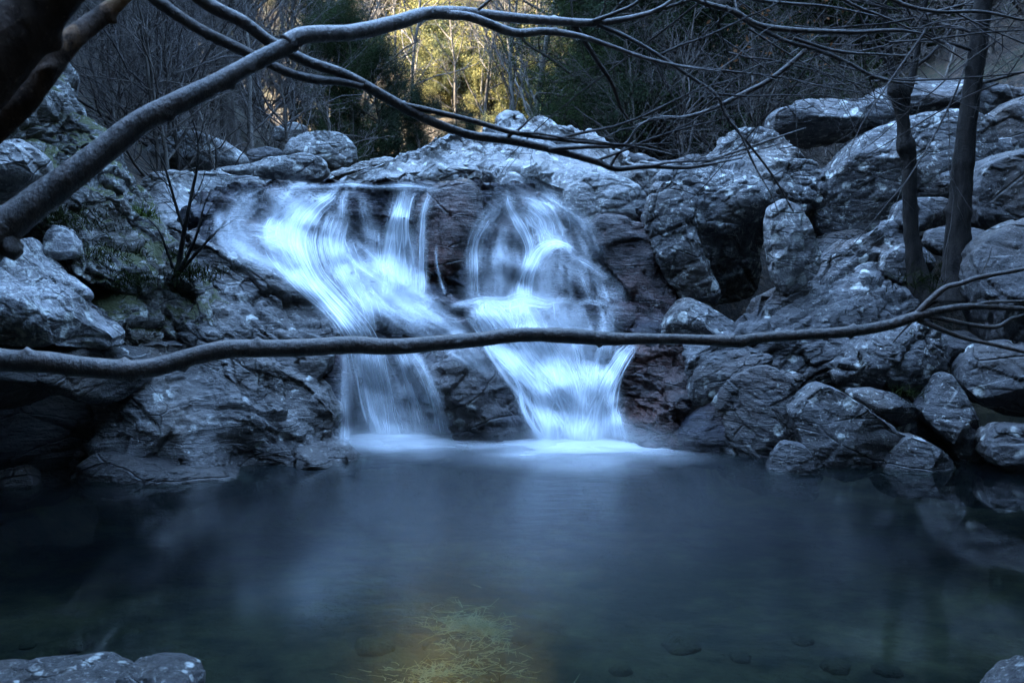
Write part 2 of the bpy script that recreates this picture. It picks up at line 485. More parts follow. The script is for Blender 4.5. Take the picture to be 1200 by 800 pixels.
def terr(x, y):
    x = np.asarray(x, float); y = np.asarray(y, float)
    floor = -.85 + 1.15 * (1 - sstep(1.9, 3.4, y)) + 2.75 * sstep(8.6, 10.2, y - 1.9 * sstep(1.5, 2.6, x))
    floor = floor + .07 * np.clip(y - 11, 0, 12) + .60 * np.clip(y - 32, 0, 400) * (1 - .4 * sstep(60, 160, y))
    w = np.where(x > 0, 5.2 - 1.0 * sstep(12, 15, y), 3.9 - .4 * sstep(7, 10, y))
    cx = -.6 * sstep(12, 30, y)
    ax = np.abs(x - cx)
    sl = np.where(x > 0, .8, .95) * np.clip(ax - w, 0, 62) * (1 - .15 * sstep(3, 22, ax))  # bank slopes, raised high out of view to keep sun off the gorge
    opening = 1 - .78 * sstep(23, 31, y)               # hill walls lowered upstream, shaped to let the sun reach the gap
    z = floor + sl * opening
    z = z + .18 * fbm(np.stack([x * .6, y * .6, x * 0], -1), 4, 3) * sstep(3, 5, ax) + 1.3 * fbm(np.stack([x * .1, y * .1, x * 0], -1), 3, 9) * sstep(6, 16, ax + np.clip(y - 18, 0, 20))
    back = sstep(2, -3, y)
    z = z + back * 1.3 * np.clip(-y - 1.5, 0, 14)  # unseen slope behind the camera, added to cut frontal sky light
    return z


xs = np.concatenate([np.linspace(-220, -30, 40), np.linspace(-29.6, -8, 60), np.linspace(-7.9, 7.9, 130), np.linspace(8, 29.6, 60), np.linspace(30, 220, 40)])
ys = np.concatenate([np.linspace(-60, -5, 20), np.linspace(-4.5, 1.5, 20), np.linspace(1.6, 14, 110), np.linspace(14.3, 50, 110), np.linspace(51, 380, 60)])
X, Y = np.meshgrid(xs, ys, indexing='ij')
Z = terr(X, Y)
V = np.stack([X, Y, Z], -1).reshape(-1, 3)
tag(add_obj("ground", mesh_np("ground", V, grid_faces(len(xs), len(ys))[:, ::-1], M['ground'])), kind='structure')

# water surface
V = np.array([[-9, 1.0, 0], [9, 1.0, 0], [9, 9.6, 0], [-9, 9.6, 0]], float)
tag(add_obj("water", mesh_np("water", V, np.array([[0, 1, 2, 3]]), M['pool'])), kind='structure')

# ------------------------------------------------------------------ rocks
import bmesh
_ico = {}


def ico(n):
    if n not in _ico:
        bm = bmesh.new(); bmesh.ops.create_icosphere(bm, subdivisions=n, radius=1)
        v = np.array([x.co[:] for x in bm.verts]); f = np.array([[q.index for q in p.verts] for p in bm.faces])
        bm.free(); _ico[n] = (v, f)
    return _ico[n]


def normals(V, Fc):
    if Fc.shape[1] == 4:
        n = np.cross(V[Fc[:, 2]] - V[Fc[:, 0]], V[Fc[:, 3]] - V[Fc[:, 1]])
    else:
        n = np.cross(V[Fc[:, 1]] - V[Fc[:, 0]], V[Fc[:, 2]] - V[Fc[:, 0]])
    N = np.zeros_like(V)
    for i in range(Fc.shape[1]):
        for c in range(3):
            N[:, c] += np.bincount(Fc[:, i], n[:, c], len(V))
    return N / (np.linalg.norm(N, axis=1, keepdims=True) + 1e-9)


def idw(pts, px, py, p=2.5):
    pts = np.array(pts, float)
    d = np.hypot(px[..., None] - pts[:, 0], py[..., None] - pts[:, 1]) + 4.0
    w = d ** -p
    return (w * pts[:, 2]).sum(-1) / w.sum(-1)


def rough_rock(V, Fc, size, roll, amp=1.0, strata=1.0, seed=0):
    """weather a rock: broad dents, bedding ledges, joints, grain; all real displacement along the normal"""
    N = normals(V, Fc)
    r = R(roll)
    nb = np.array([math.sin(r), .25, math.cos(r)]); nb /= np.linalg.norm(nb)
    lo = fbm(V * (1.6 / max(size, .3)) + seed, 3, seed)
    warp = np.stack([fbm(V * 1.3 + seed + 7 * i, 3, seed + 3 + i) for i in range(3)], -1)
    Q = V + .10 * warp
    e1 = np.cross(nb, [0, 1, 0]); e1 /= np.linalg.norm(e1); e2 = np.cross(nb, e1)
    B = np.stack([Q @ e1, Q @ e2, (Q @ nb) * (1 + 1.3 * strata)], -1)
    f1 = facet(B * 1.5 + seed, seed + 40)
    f2 = facet(B * 3.9 + seed, seed + 50)
    f3 = facet(B * np.array([7, 7, 13]) + seed, seed + 60)
    s = Q @ nb
    q = s * 17
    led = vnoise(np.stack([q, V[:, 0] * .9, V[:, 1] * .9], -1), seed + 8)
    led = np.sign(led) * np.abs(led) ** .6
    d = amp * (.05 * size * lo + .100 * f1 + .055 * f2 + .022 * f3 + strata * .010 * led + .010 * fbm(V * 16, 3, seed + 33) + .012 * fbm(V * 5, 3, seed + 35))
    return V + N * d[:, None]


def outline_r(poly, cx, cy, th):
    P = np.array(poly, float)
    # one pass of corner cutting, keeps the outline angular
    A = P; B = np.roll(P, -1, 0)
    P = np.stack([A * .84 + B * .16, A * .16 + B * .84], 1).reshape(-1, 2)
    A = P - [cx, cy]; B = np.roll(P, -1, 0) - [cx, cy]
    d = np.stack([np.cos(th), np.sin(th)], -1)
    best = np.zeros(len(th))
    for a, b in zip(A, B):
        e = b - a
        den = d[:, 0] * e[1] - d[:, 1] * e[0]
        den = np.where(np.abs(den) < 1e-9, 1e-9, den)
        t = (a[0] * e[1] - a[1] * e[0]) / den
        u = (a[0] * d[:, 1] - a[1] * d[:, 0]) / den
        ok = (u >= -1e-6) & (u <= 1 + 1e-6) & (t > 0)
        best = np.where(ok & (t > best), t, best)
    return best


ROCKS = []


def boulder(outline, D, T, mat, label, facets=5, sub=None, roll=20, amp=.32, strata=.5, center=None, name="boulder",
            cat="rock", group=None, block=.62, cuts=None, kind=None):
    seed = len(ROCKS) + 1
    g = np.random.default_rng(seed * 13)
    P = np.array(outline, float)
    cx, cy = center or ((P[:, 0].min() + P[:, 0].max()) / 2, (P[:, 1].min() + P[:, 1].max()) / 2)
    size_px = max(np.ptp(P[:, 0]), np.ptp(P[:, 1]))
    if sub is None:
        sub = 7 if size_px > 190 else 6 if size_px > 60 else 5
    v, f = ico(sub)
    v = v.copy()
    a, b, c = v[:, 0], v[:, 1], v[:, 2]
    rho = np.sqrt(a * a + c * c)
    U = np.stack([a, np.sign(b) * np.abs(b) ** block * 1.0, c], -1)
    sc_ = np.where(rho > 1e-6, rho ** block / np.maximum(rho, 1e-6), 1)
    U[:, 0] *= sc_; U[:, 2] *= sc_
    planes = []
    for i in range(facets + 3):
        t = g.uniform(0, 2 * math.pi); q = g.uniform(.25, .80)
        n = np.array([math.cos(t) * q, -1, math.sin(t) * q + .1]); n /= np.linalg.norm(n)
        planes.append((n, g.uniform(.60, .90)))
    for cu in (cuts or []):
        n = np.array(cu[:3], float); n /= np.linalg.norm(n); planes.append((n, cu[3]))
    for n, d in planes:
        ex = U @ n - d
        U = U - np.clip(ex, 0, None)[:, None] * n * .93
    th = np.arctan2(-U[:, 2], U[:, 0])          # photo y runs down
    tt = np.linspace(-math.pi, math.pi, 721)
    rr = outline_r(outline, cx, cy, tt)
    r = np.interp(th, tt, rr)
    rho = np.sqrt(U[:, 0] ** 2 + U[:, 2] ** 2)
    px = cx + np.cos(th) * r * rho; py = cy + np.sin(th) * r * rho
    if isinstance(D, (int, float)):
        Df = np.full(len(px), float(D))
    else:
        Df = idw(D, px, py)
    Wp = W(px, py, Df)
    Wp[:, 1] += U[:, 1] * T
    size = size_px / F * float(np.mean(Df))
    Wp = rough_rock(Wp, f, min(size, 1.6), roll, amp * min(1.0, .35 + size * .6), strata, seed)
    base = Wp.mean(0); base[2] = Wp[:, 2].min()
    me = mesh_np(name, Wp - base, f[:, ::-1] if False else f, M[mat])
    o = add_obj(name, me, loc=tuple(base))
    tag(o, label, cat, group, kind)
    ROCKS.append((Wp, f, o))
    return o


def sheet(x0, x1, y0, y1, step, ctrl, mat, label, thick=1.2, roll=24, amp=1.0, name="bedrock", p=2.5):
    nx = int((x1 - x0) / step) + 1; ny = int((y1 - y0) / step) + 1
    gx, gy = np.meshgrid(np.linspace(x0, x1, nx), np.linspace(y0, y1, ny), indexing='ij')
    off_ = 9 * (1 - sstep(250, 300, gx)) + 34 * sstep(600, 690, gx) + 2.5 * np.sin(gx * .11) + 1.5 * np.sin(gx * .29)
    gy = gy + off_ * (1 - (gy - y0) / (y1 - y0)) ** 3
    D = idw(ctrl, gx, gy, p)
    P = W(gx, gy, D)
    Vf = P.reshape(-1, 3)
    fc = grid_faces(nx, ny)[:, ::-1]
    seed = len(ROCKS) + 1
    Vf = rough_rock(Vf, fc, 1.6, roll, amp, 1.0, seed)
    # close it: a back shell behind the front surface
    Vb = Vf.copy(); Vb[:, 1] += thick
    n = len(Vf)
    idx = np.arange(n).reshape(nx, ny)
    loop = np.concatenate([idx[:, 0], idx[-1, 1:], idx[::-1, -1][1:], idx[0, ::-1][1:-1]])
    l2 = np.roll(loop, -1)
    side = np.stack([loop, l2, l2 + n, loop + n], -1)
    base = Vf.mean(0); base[2] = Vf[:, 2].min()
    me = mesh_np(name, np.concatenate([Vf, Vb]) - base, [fc, fc[:, ::-1] + n, side], M[mat])
    o = add_obj(name, me, loc=tuple(base))
    tag(o, label, "rock")
    ROCKS.append((Vf, fc, o))
    return o


# --- the rock step under the falls
sheet(150, 792, 213, 545, 1.7, [
    (160, 215, 11.0), (250, 215, 10.6), (330, 215, 10.3), (400, 215, 10.1), (480, 214, 10.0), (560, 214, 10.0), (640, 214, 10.2), (720, 214, 10.2), (840, 214, 10.2),
    (200, 260, 10.3), (260, 260, 10.0), (330, 250, 9.9), (410, 250, 9.85), (470, 240, 9.85), (470, 290, 9.8), (480, 340, 9.7), (590, 240, 9.85), (600, 290, 9.75), (600, 340, 9.7),
    (640, 260, 9.75), (690, 260, 9.8), (690, 330, 9.5), (740, 270, 9.6), (740, 330, 9.3), (800, 300, 9.4),
    (560, 353, 9.5), (640, 353, 9.4), (720, 356, 9.2), (570, 372, 9.1), (650, 372, 9.0), (730, 375, 8.95),
    (560, 400, 8.95), (620, 410, 8.8), (700, 410, 8.75), (760, 400, 8.7), (600, 450, 8.6), (650, 460, 8.5), (700, 460, 8.5), (640, 515, 8.3), (690, 520, 8.3), (740, 520, 8.4),
    (450, 400, 9.2), (450, 530, 9.0), (300, 400, 9.5), (300, 530, 9.3), (160, 400, 9.8), (160, 540, 9.5), (840, 400, 9.0), (840, 540, 8.9)],
    'wet', "broad wet rock step behind all the falling water", roll=24)
# dark nose between the two upper falls
boulder([(486, 245), (498, 225), (520, 212), (552, 211), (566, 232), (568, 262), (564, 300), (572, 345), (560, 372), (490, 372), (488, 300)], 9.75, .45, 'wet_red',
        "dark reddish wet rock nose parting the two upper falls", roll=12, facets=4, cuts=[(0, -1, -.8, .62)])
boulder([(632, 352), (636, 310), (650, 292), (672, 296), (690, 318), (700, 356)], 9.35, .3, 'wet',
        "round knob of wet rock wrapped by the curling jet", roll=10, facets=2)
boulder([(520, 375), (560, 366), (640, 364), (700, 356), (735, 360), (742, 400), (700, 420), (560, 410)], 9.1, .25, 'wet',
        "low wet ledge under the middle step of the falls", roll=6, facets=3)
boulder([(735, 345), (700, 300), (690, 262), (705, 250), (740, 258), (770, 268), (778, 310), (795, 345), (800, 385), (770, 400), (745, 392)], 9.35, .4, 'wet_red',
        "rusty red wet rock wall right of the upper falls", roll=-14, facets=5)
# left lobe that the left fall spreads over
boulder([(196, 262), (240, 225), (300, 232), (360, 225), (395, 235), (412, 265), (440, 305), (478, 335), (535, 352), (575, 372), (560, 405), (520, 440), (518, 480), (524, 545), (400, 545),
         (392, 470), (388, 425), (300, 450), (190, 430), (190, 340)],
        [(220, 250, 10.3), (330, 235, 10.2), (400, 245, 10.0), (430, 300, 9.6), (480, 340, 9.35), (560, 378, 9.05), (250, 300, 9.5), (330, 310, 9.45), (380, 340, 9.2), (300, 360, 9.0),
         (430, 380, 9.0), (240, 400, 8.6), (380, 400, 8.95), (450, 430, 8.9), (510, 450, 8.85), (400, 470, 8.85), (460, 540, 8.75), (400, 540, 8.75), (520, 540, 8.75), (200, 430, 8.4)], .42, 'wet',
        "long sloping wet rock back carrying the left fall", sub=7, roll=28, facets=3, amp=1.2, center=(395, 360), name="bedrock")
boulder([(500, 432), (530, 405), (575, 415), (598, 432), (606, 465), (618, 490), (632, 520), (625, 532), (540, 530), (528, 500), (505, 470)], 8.35, .34, 'wet_block',
        "dark jointed block at the foot between both lower falls", roll=-8, facets=7, block=.5, amp=.6, cuts=[(.3, -1, .2, .6)])
boulder([(476, 425), (512, 410), (535, 418), (540, 470), (552, 528), (500, 532), (515, 490), (498, 450)], 8.6, .3, 'wet_block',
        "narrow shadowed ledge left of the dark jointed block", roll=4, facets=6, block=.5)
boulder([(372, 420), (400, 415), (410, 450), (408, 490), (418, 535), (405, 540), (392, 500), (376, 460)], 8.5, .4, 'wet',
        "dark wet rock edge hidden beside the left fall", roll=24, facets=4)

# --- left bank
boulder([(88, 420), (160, 395), (250, 402), (320, 418), (345, 432), (375, 452), (402, 482), (398, 505), (415, 532), (430, 545), (405, 556), (330, 572), (250, 582), (170, 585), (80, 578), (95, 540), (128, 505), (112, 460)],
        [(120, 440, 7.6), (250, 410, 8.2), (350, 440, 8.2), (400, 490, 8.1), (430, 545, 7.75), (300, 500, 7.75), (180, 500, 7.45), (250, 570, 7.25), (120, 570, 7.2), (370, 555, 7.5)], .45, 'slab_left',
        "broad streaked slab sloping into the pool on the left", sub=7, roll=30, facets=6, amp=.7, name="slab", center=(270, 495))
boulder([(95, 572), (92, 545), (120, 528), (165, 535), (215, 548), (300, 560), (290, 578), (160, 588)], 7.15, .3, 'dark_left',
        "low dark ledge at the waterline under the streaked slab", roll=5, facets=3)
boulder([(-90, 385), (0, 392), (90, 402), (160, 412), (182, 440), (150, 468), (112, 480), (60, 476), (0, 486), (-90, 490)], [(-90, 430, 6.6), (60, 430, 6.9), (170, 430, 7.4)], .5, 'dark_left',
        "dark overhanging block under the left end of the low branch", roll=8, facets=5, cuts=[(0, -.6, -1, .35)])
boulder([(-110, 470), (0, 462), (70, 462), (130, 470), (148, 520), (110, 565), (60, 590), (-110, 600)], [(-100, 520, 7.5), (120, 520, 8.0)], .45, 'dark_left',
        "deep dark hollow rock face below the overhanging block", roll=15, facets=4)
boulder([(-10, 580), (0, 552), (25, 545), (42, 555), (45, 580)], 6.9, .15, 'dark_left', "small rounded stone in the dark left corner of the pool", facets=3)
boulder([(82, 545), (88, 528), (97, 532), (98, 560)], 7.35, .1, 'slab_left', "tiny pale tipped stone beside the streaked slab", facets=3)
boulder([(-80, 300), (0, 292), (20, 272), (38, 300), (70, 325), (92, 345), (96, 362), (140, 392), (135, 408), (60, 406), (-80, 402)], [(-80, 330, 6.2), (30, 300, 7.0), (50, 390, 6.7), (130, 400, 7.1)], .4, 'pale_left',
        "pale blue grey slab above the left end of the low branch", roll=36, facets=5, name="slab")
boulder([(-140, -30), (-20, 20), (48, 40), (62, 72), (72, 108), (92, 138), (112, 152), (130, 178), (128, 205), (160, 230), (175, 262), (198, 290), (180, 350), (120, 350), (60, 320), (0, 300), (-140, 300)],
        [(-120, 0, 8.5), (40, 60, 9.6), (100, 150, 9.2), (150, 240, 8.8), (0, 150, 8.2), (60, 250, 7.8), (-100, 250, 6.8), (150, 330, 8.2)], .5, 'moss_left',
        "tall mossy outcrop sloping down behind the leaning limbs", sub=7, roll=40, facets=6, amp=1.3, name="outcrop", center=(30, 200))
boulder([(75, 330), (90, 285), (110, 245), (150, 232), (168, 250), (190, 275), (222, 305), (240, 338), (262, 372), (262, 410), (200, 425), (120, 410)],
        [(90, 300, 8.0), (150, 250, 8.6), (230, 330, 8.5), (150, 400, 7.7), (250, 400, 8.3)], .4, 'moss_left',
        "knobbly lichened outcrop below the ferns on the left bank", sub=7, roll=48, facets=6, amp=1.0, name="outcrop", center=(165, 340))
boulder([(60, 190), (85, 160), (112, 165), (140, 200), (165, 245), (170, 290), (130, 310), (85, 300), (62, 250)],
        [(85, 170, 8.6), (160, 240, 8.5), (90, 290, 7.8), (160, 300, 8.0)], .35, 'moss_left', "mossy rib of rock between the thick limb and the bare bush", roll=44, facets=5, amp=1.0, name="outcrop")
boulder([(66, 232), (88, 218), (118, 222), (152, 240), (185, 268), (200, 300), (190, 335), (150, 345), (110, 330), (80, 300), (66, 262)],
        [(80, 240, 7.8), (180, 270, 8.3), (100, 320, 7.5), (180, 330, 7.9)], .35, 'moss_left', "dark mossy rock shelf just right of the small smooth boulder", roll=40, facets=5, amp=1.0, name="outcrop")
boulder([(-60, 190), (-20, 160), (20, 165), (48, 185), (52, 210), (20, 232), (-60, 240)], 7.1, .3, 'upper',
        "grey rounded boulder behind the thick leaning limb", facets=5)
boulder([(52, 275), (62, 262), (82, 268), (92, 285), (94, 302), (70, 305), (52, 300)], 7.3, .15, 'pale_left', "small smooth boulder sitting in moss on the left", facets=4)
boulder([(40, 238), (60, 228), (76, 232), (78, 250), (55, 262), (38, 256)], 7.7, .12, 'moss_left', "small mossy stone just under the thick leaning limb", facets=4)
boulder([(165, 268), (200, 262), (250, 285), (285, 300), (330, 318), (362, 335), (388, 352), (398, 385), (392, 412), (330, 425), (240, 420), (190, 400), (200, 345), (215, 318)],
        [(200, 280, 9.2), (280, 310, 9.0), (370, 345, 8.9), (240, 400, 8.2), (390, 400, 8.6), (330, 410, 8.4)], .36, 'slab_left',
        "striped brownish bedrock between left bank and left fall", sub=7, roll=27, facets=5, amp=.9, name="bedrock")
boulder([(255, 425), (320, 408), (395, 412), (388, 430), (375, 445), (330, 446)], 8.35, .25, 'slab_left', "jutting shadowed lip of rock above the streaked slab", roll=10, facets=3)
boulder([(160, 225), (172, 205), (235, 198), (290, 205), (340, 212), (330, 222), (260, 226), (225, 250), (215, 275), (180, 270), (160, 250)],
        [(170, 220, 10.4), (250, 205, 10.9), (330, 214, 10.7), (200, 270, 9.9)], .25, 'dome', "pale flat shelf of rock left of the stream lip", roll=12, facets=3, name="slab")
boulder([(205, 262), (215, 240), (245, 236), (262, 246), (258, 265), (225, 272)], 9.9, .2, 'wet', "dark purple wet rock upstream of the bare bush", facets=4)
boulder([(215, 290), (222, 270), (252, 262), (272, 270), (270, 286), (240, 296)], 9.65, .2, 'wet_red', "wet reddish rock lapped by a thin stream on the left", facets=4)
boulder([(272, 258), (276, 238), (290, 236), (302, 250), (300, 262), (285, 266)], 9.9, .15, 'wet', "small dark stone standing in the upper left rapids", facets=3)

# --- upstream
boulder([(378, 224), (400, 206), (440, 190), (478, 178), (512, 163), (530, 154), (560, 156), (598, 138), (640, 142), (690, 160), (730, 182), (775, 200), (775, 225), (720, 232), (680, 246), (650, 228), (600, 222), (480, 222)],
        [(390, 218, 10.6), (480, 220, 10.2), (600, 218, 10.2), (680, 235, 10.1), (760, 210, 10.6), (480, 180, 12.2), (530, 158, 13.2), (600, 140, 15.0), (680, 165, 13.2), (600, 180, 12.0)], .3, 'dome',
        "big pale dome of bedrock above the waterfall lip", sub=7, roll=8, facets=4, amp=1.1, name="bedrock", center=(585, 195))
boulder([(655, 250), (662, 222), (690, 206), (725, 207), (755, 222), (770, 246), (765, 262), (735, 275), (700, 262), (672, 256)], 9.75, .32, 'dome',
        "pale wedge boulder perched right of the waterfall lip", roll=-14, facets=6)
boulder([(375, 215), (385, 203), (420, 190), (455, 184), (470, 188), (450, 205), (420, 216)], 12.2, .4, 'upper', "low grey rock behind the left end of the lip", facets=4)
boulder([(163, 205), (170, 180), (190, 163), (215, 156), (240, 156), (262, 166), (280, 180), (287, 190), (275, 205), (220, 212)], 12.0, .55, 'upper',
        "rounded pale boulder left of the stream above the falls", facets=4)
boulder([(235, 205), (262, 195), (300, 190), (335, 184), (362, 180), (380, 186), (387, 203), (375, 214), (300, 216)], 11.3, .4, 'upper',
        "long low flat boulder beside the stream lip", facets=3, roll=6)
boulder([(330, 180), (336, 165), (352, 156), (380, 153), (402, 156), (414, 168), (418, 190), (400, 200), (360, 196)], 13.0, .5, 'upper',
        "round blue grey boulder behind the long flat boulder", facets=4)
boulder([(160, 165), (172, 150), (192, 144), (210, 150), (214, 165), (190, 176)], 13.6, .4, 'upper', "smaller boulder peeping over the rounded pale boulder", facets=4)
boulder([(286, 200), (290, 178), (310, 172), (330, 176), (335, 195)], 13.2, .3, 'right_dark', "dark stone in the gap between upstream boulders", facets=4)
boulder([(175, 145), (176, 132), (184, 126), (188, 134), (186, 145)], 13.3, .1, 'pale_left', "small pale upright stone under the thick limb", facets=3)
boulder([(318, 165), (322, 150), (345, 144), (360, 150), (352, 165)], 14.5, .3, 'upper', "half hidden grey stone at the wood's edge", facets=3)

# --- right bank
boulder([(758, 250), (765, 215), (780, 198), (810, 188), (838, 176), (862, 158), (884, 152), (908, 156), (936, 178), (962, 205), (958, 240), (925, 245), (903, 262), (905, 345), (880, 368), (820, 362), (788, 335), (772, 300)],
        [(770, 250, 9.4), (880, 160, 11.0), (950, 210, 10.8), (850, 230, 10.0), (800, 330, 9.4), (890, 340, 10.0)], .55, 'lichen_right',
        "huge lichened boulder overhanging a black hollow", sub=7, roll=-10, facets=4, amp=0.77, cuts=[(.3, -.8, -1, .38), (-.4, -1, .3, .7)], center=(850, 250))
boulder([(758, 300), (757, 235), (772, 212), (790, 206), (812, 225), (815, 265), (830, 320), (842, 352), (800, 352), (775, 330)], 9.3, .35, 'lichen_right',
        "rugged mottled buttress left of the black hollow", roll=-35, facets=7, amp=0.50)
boulder([(897, 262), (900, 246), (916, 234), (934, 240), (948, 262), (960, 295), (960, 318), (940, 334), (918, 346), (908, 326), (900, 292)], 8.9, .24, 'pale_left',
        "pale leaning wedge stone right of the black hollow", facets=1, roll=-60, amp=.26, block=.6)
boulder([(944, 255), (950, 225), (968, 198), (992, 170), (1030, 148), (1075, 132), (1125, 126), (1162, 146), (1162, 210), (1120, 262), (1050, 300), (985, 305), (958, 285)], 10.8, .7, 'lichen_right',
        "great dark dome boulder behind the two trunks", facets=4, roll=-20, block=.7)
boulder([(900, 152), (903, 134), (914, 126), (930, 124), (938, 115), (990, 113), (1048, 118), (1062, 132), (1055, 152), (1010, 172), (960, 178), (918, 166)], 11.3, .45, 'right',
        "flat topped slab resting on the dark dome boulder", facets=4, roll=-4, block=.5, cuts=[(0, -.5, -1, .25)], name="slab")
boulder([(1005, 122), (1035, 100), (1062, 88), (1100, 94), (1150, 97), (1195, 108), (1190, 150), (1080, 155), (1020, 140)], 12.6, .6, 'right', "broad boulder at the top of the right pile", facets=5)
boulder([(1140, 150), (1165, 130), (1200, 112), (1270, 95), (1270, 210), (1150, 205)], 11.4, .5, 'right_dark', "angular dark boulder right of the thick trunk", facets=5)
boulder([(1130, 112), (1175, 104), (1240, 95), (1240, 118), (1150, 130)], 12.6, .3, 'right', "thin slab lying on top at the far right", facets=3, block=.5)
boulder([(1128, 195), (1150, 165), (1190, 160), (1200, 185), (1180, 205)], 10.9, .3, 'right', "grey stone wedged between dark boulders on the right", facets=4)
boulder([(1130, 230), (1142, 196), (1180, 178), (1260, 174), (1260, 290), (1180, 285), (1140, 265)], 9.9, .5, 'right_dark', "big smooth dark boulder at the right edge", facets=4)
boulder([(1098, 215), (1106, 203), (1125, 198), (1140, 210), (1135, 232), (1108, 232)], 10.2, .2, 'right', "small pale stone left of the thick trunk", facets=4)
boulder([(1045, 262), (1052, 238), (1075, 232), (1108, 232), (1118, 248), (1100, 268), (1060, 272)], 9.9, .25, 'right', "flat grey stone between the two trunks", facets=4)
boulder([(1085, 285), (1090, 270), (1115, 266), (1145, 268), (1162, 280), (1150, 300), (1105, 302)], 9.5, .25, 'right', "rounded stone at the foot of the thick trunk", facets=4)
boulder([(1028, 320), (1035, 298), (1055, 286), (1080, 288), (1095, 302), (1088, 325), (1055, 335)], 9.1, .25, 'right', "pale block behind the foot of the thin trunk", facets=5)
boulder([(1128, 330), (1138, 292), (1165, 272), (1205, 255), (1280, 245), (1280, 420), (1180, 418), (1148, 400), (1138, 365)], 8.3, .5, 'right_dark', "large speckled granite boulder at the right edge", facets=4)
boulder([(872, 380), (884, 346), (905, 340), (925, 325), (948, 312), (972, 296), (1002, 280), (1040, 260), (1058, 270), (1052, 290), (1040, 312), (1060, 340), (1088, 368), (1095, 400), (1060, 420), (1010, 425), (960, 460), (900, 470), (850, 450), (800, 440), (800, 412), (840, 400)],
        [(890, 350, 9.1), (960, 305, 9.5), (1045, 265, 10.0), (1080, 370, 8.9), (900, 400, 8.6), (1000, 370, 8.9), (1000, 420, 8.4), (820, 430, 8.3), (900, 460, 8.2)], .42, 'right',
        "folded striped bedrock ridge rising on the right bank", sub=7, roll=-32, facets=6, amp=.85, name="bedrock", center=(950, 385))
boulder([(772, 400), (775, 375), (788, 357), (806, 350), (832, 360), (862, 380), (868, 400), (850, 418), (790, 415)], 8.8, .35, 'lichen_right', "rounded lichened rock under the black hollow", facets=4)
boulder([(719, 465), (723, 432), (738, 412), (770, 400), (815, 402), (835, 415), (828, 450), (808, 478), (792, 500), (800, 540), (750, 530), (728, 505)],
        [(730, 450, 8.55), (800, 410, 8.6), (800, 480, 8.2), (760, 530, 8.1)], .35, 'wet_red', "dark ledged rock wall right of the main fall", roll=8, facets=7, amp=1.04, sub=7)
boulder([(786, 540), (792, 505), (812, 484), (838, 470), (850, 492), (842, 550)], 8.0, .25, 'wet', "small glistening rock at the right edge of the foam", roll=-50, facets=5)
boulder([(805, 470), (808, 435), (828, 412), (870, 404), (905, 415), (900, 440), (870, 460), (840, 475)], 8.25, .3, 'right', "knobbly brownish rock above the leaning boulder", roll=-30, facets=6, amp=0.40)
boulder([(832, 525), (835, 482), (852, 446), (880, 430), (902, 428), (928, 446), (944, 478), (956, 520), (962, 565), (900, 575), (850, 560)], 7.95, .38, 'right', "leaning dark boulder with one round lichen spot by the pool",
        roll=35, facets=6, amp=0.35, sub=7, cuts=[(-.9, -1, .2, .55)])
boulder([(898, 580), (900, 535), (918, 515), (945, 520), (960, 560), (955, 585)], 7.35, .2, 'right', "low grey stone standing in the water right of the foam", facets=4)
boulder([(922, 482), (936, 466), (962, 448), (988, 458), (1030, 488), (1058, 508), (1040, 530), (1022, 552), (985, 560), (952, 548), (935, 515)], 7.6, .36, 'right_block',
        "six sided lichened block at the right waterline", roll=14, facets=4, block=.45, cuts=[(.1, -1, .15, .72)])
boulder([(992, 458), (1030, 456), (1062, 466), (1076, 482), (1058, 502), (1040, 500), (1012, 478)], 7.8, .2, 'right_block', "small pale flat topped block wedged above the six sided block", facets=3, block=.45)
boulder([(974, 440), (978, 426), (1010, 408), (1045, 392), (1085, 378), (1108, 400), (1114, 425), (1098, 450), (1074, 478), (1048, 462), (1000, 458), (982, 455)], 8.15, .36, 'right_block',
        "wide cracked block under the fork of the low branch", roll=22, facets=5, block=.45, amp=1.1)
boulder([(1074, 484), (1090, 462), (1110, 436), (1122, 452), (1140, 488), (1152, 515), (1158, 545), (1128, 552), (1108, 515)], 7.75, .3, 'right_block', "tall leaning grey slab at the right waterline", roll=20, facets=4, block=.45, amp=.24, name="slab")
boulder([(1018, 560), (1038, 530), (1060, 508), (1085, 514), (1112, 532), (1132, 560), (1120, 580), (1040, 582)], 7.45, .3, 'right_block', "low dark rock half under water below the crossing cracks", facets=4, block=.5)
boulder([(1055, 512), (1068, 492), (1078, 490), (1105, 520), (1100, 535), (1080, 520)], 8.0, .15, 'right_dark', "small mossy wedge stone in the crossing cracks", facets=3)
boulder([(1122, 450), (1130, 425), (1152, 406), (1180, 402), (1260, 408), (1260, 490), (1190, 488), (1145, 475)], 7.8, .4, 'right_dark', "round dark boulder below the forked twigs at right", facets=5)
boulder([(1150, 535), (1155, 510), (1172, 498), (1205, 500), (1260, 508), (1260, 560), (1180, 555)], 7.4, .3, 'right_dark', "flat grey stone at the lower right waterline", facets=4)
boulder([(1095, 420), (1100, 395), (1130, 385), (1150, 398), (1140, 425), (1115, 432)], 8.4, .25, 'right_dark', "dark stone tucked behind the lowest twig of the fork", facets=4)
boulder([(1100, 590), (1110, 548), (1160, 545), (1260, 540), (1260, 590)], 7.9, .3, 'right_dark', "black shaded rock under the right waterline stones", facets=3)
boulder([(840, 215), (820, 180), (780, 190), (740, 180), (700, 178), (720, 200), (780, 215)], 13.5, .5, 'right', "dim grey rock shelf behind the big lichened boulder", facets=3)
boulder([(960, 330), (945, 300), (965, 275), (1010, 268), (1030, 290), (1000, 320)], 10.4, .3, 'right_dark', "shadowed stone in the gap behind the striped ridge", facets=3)

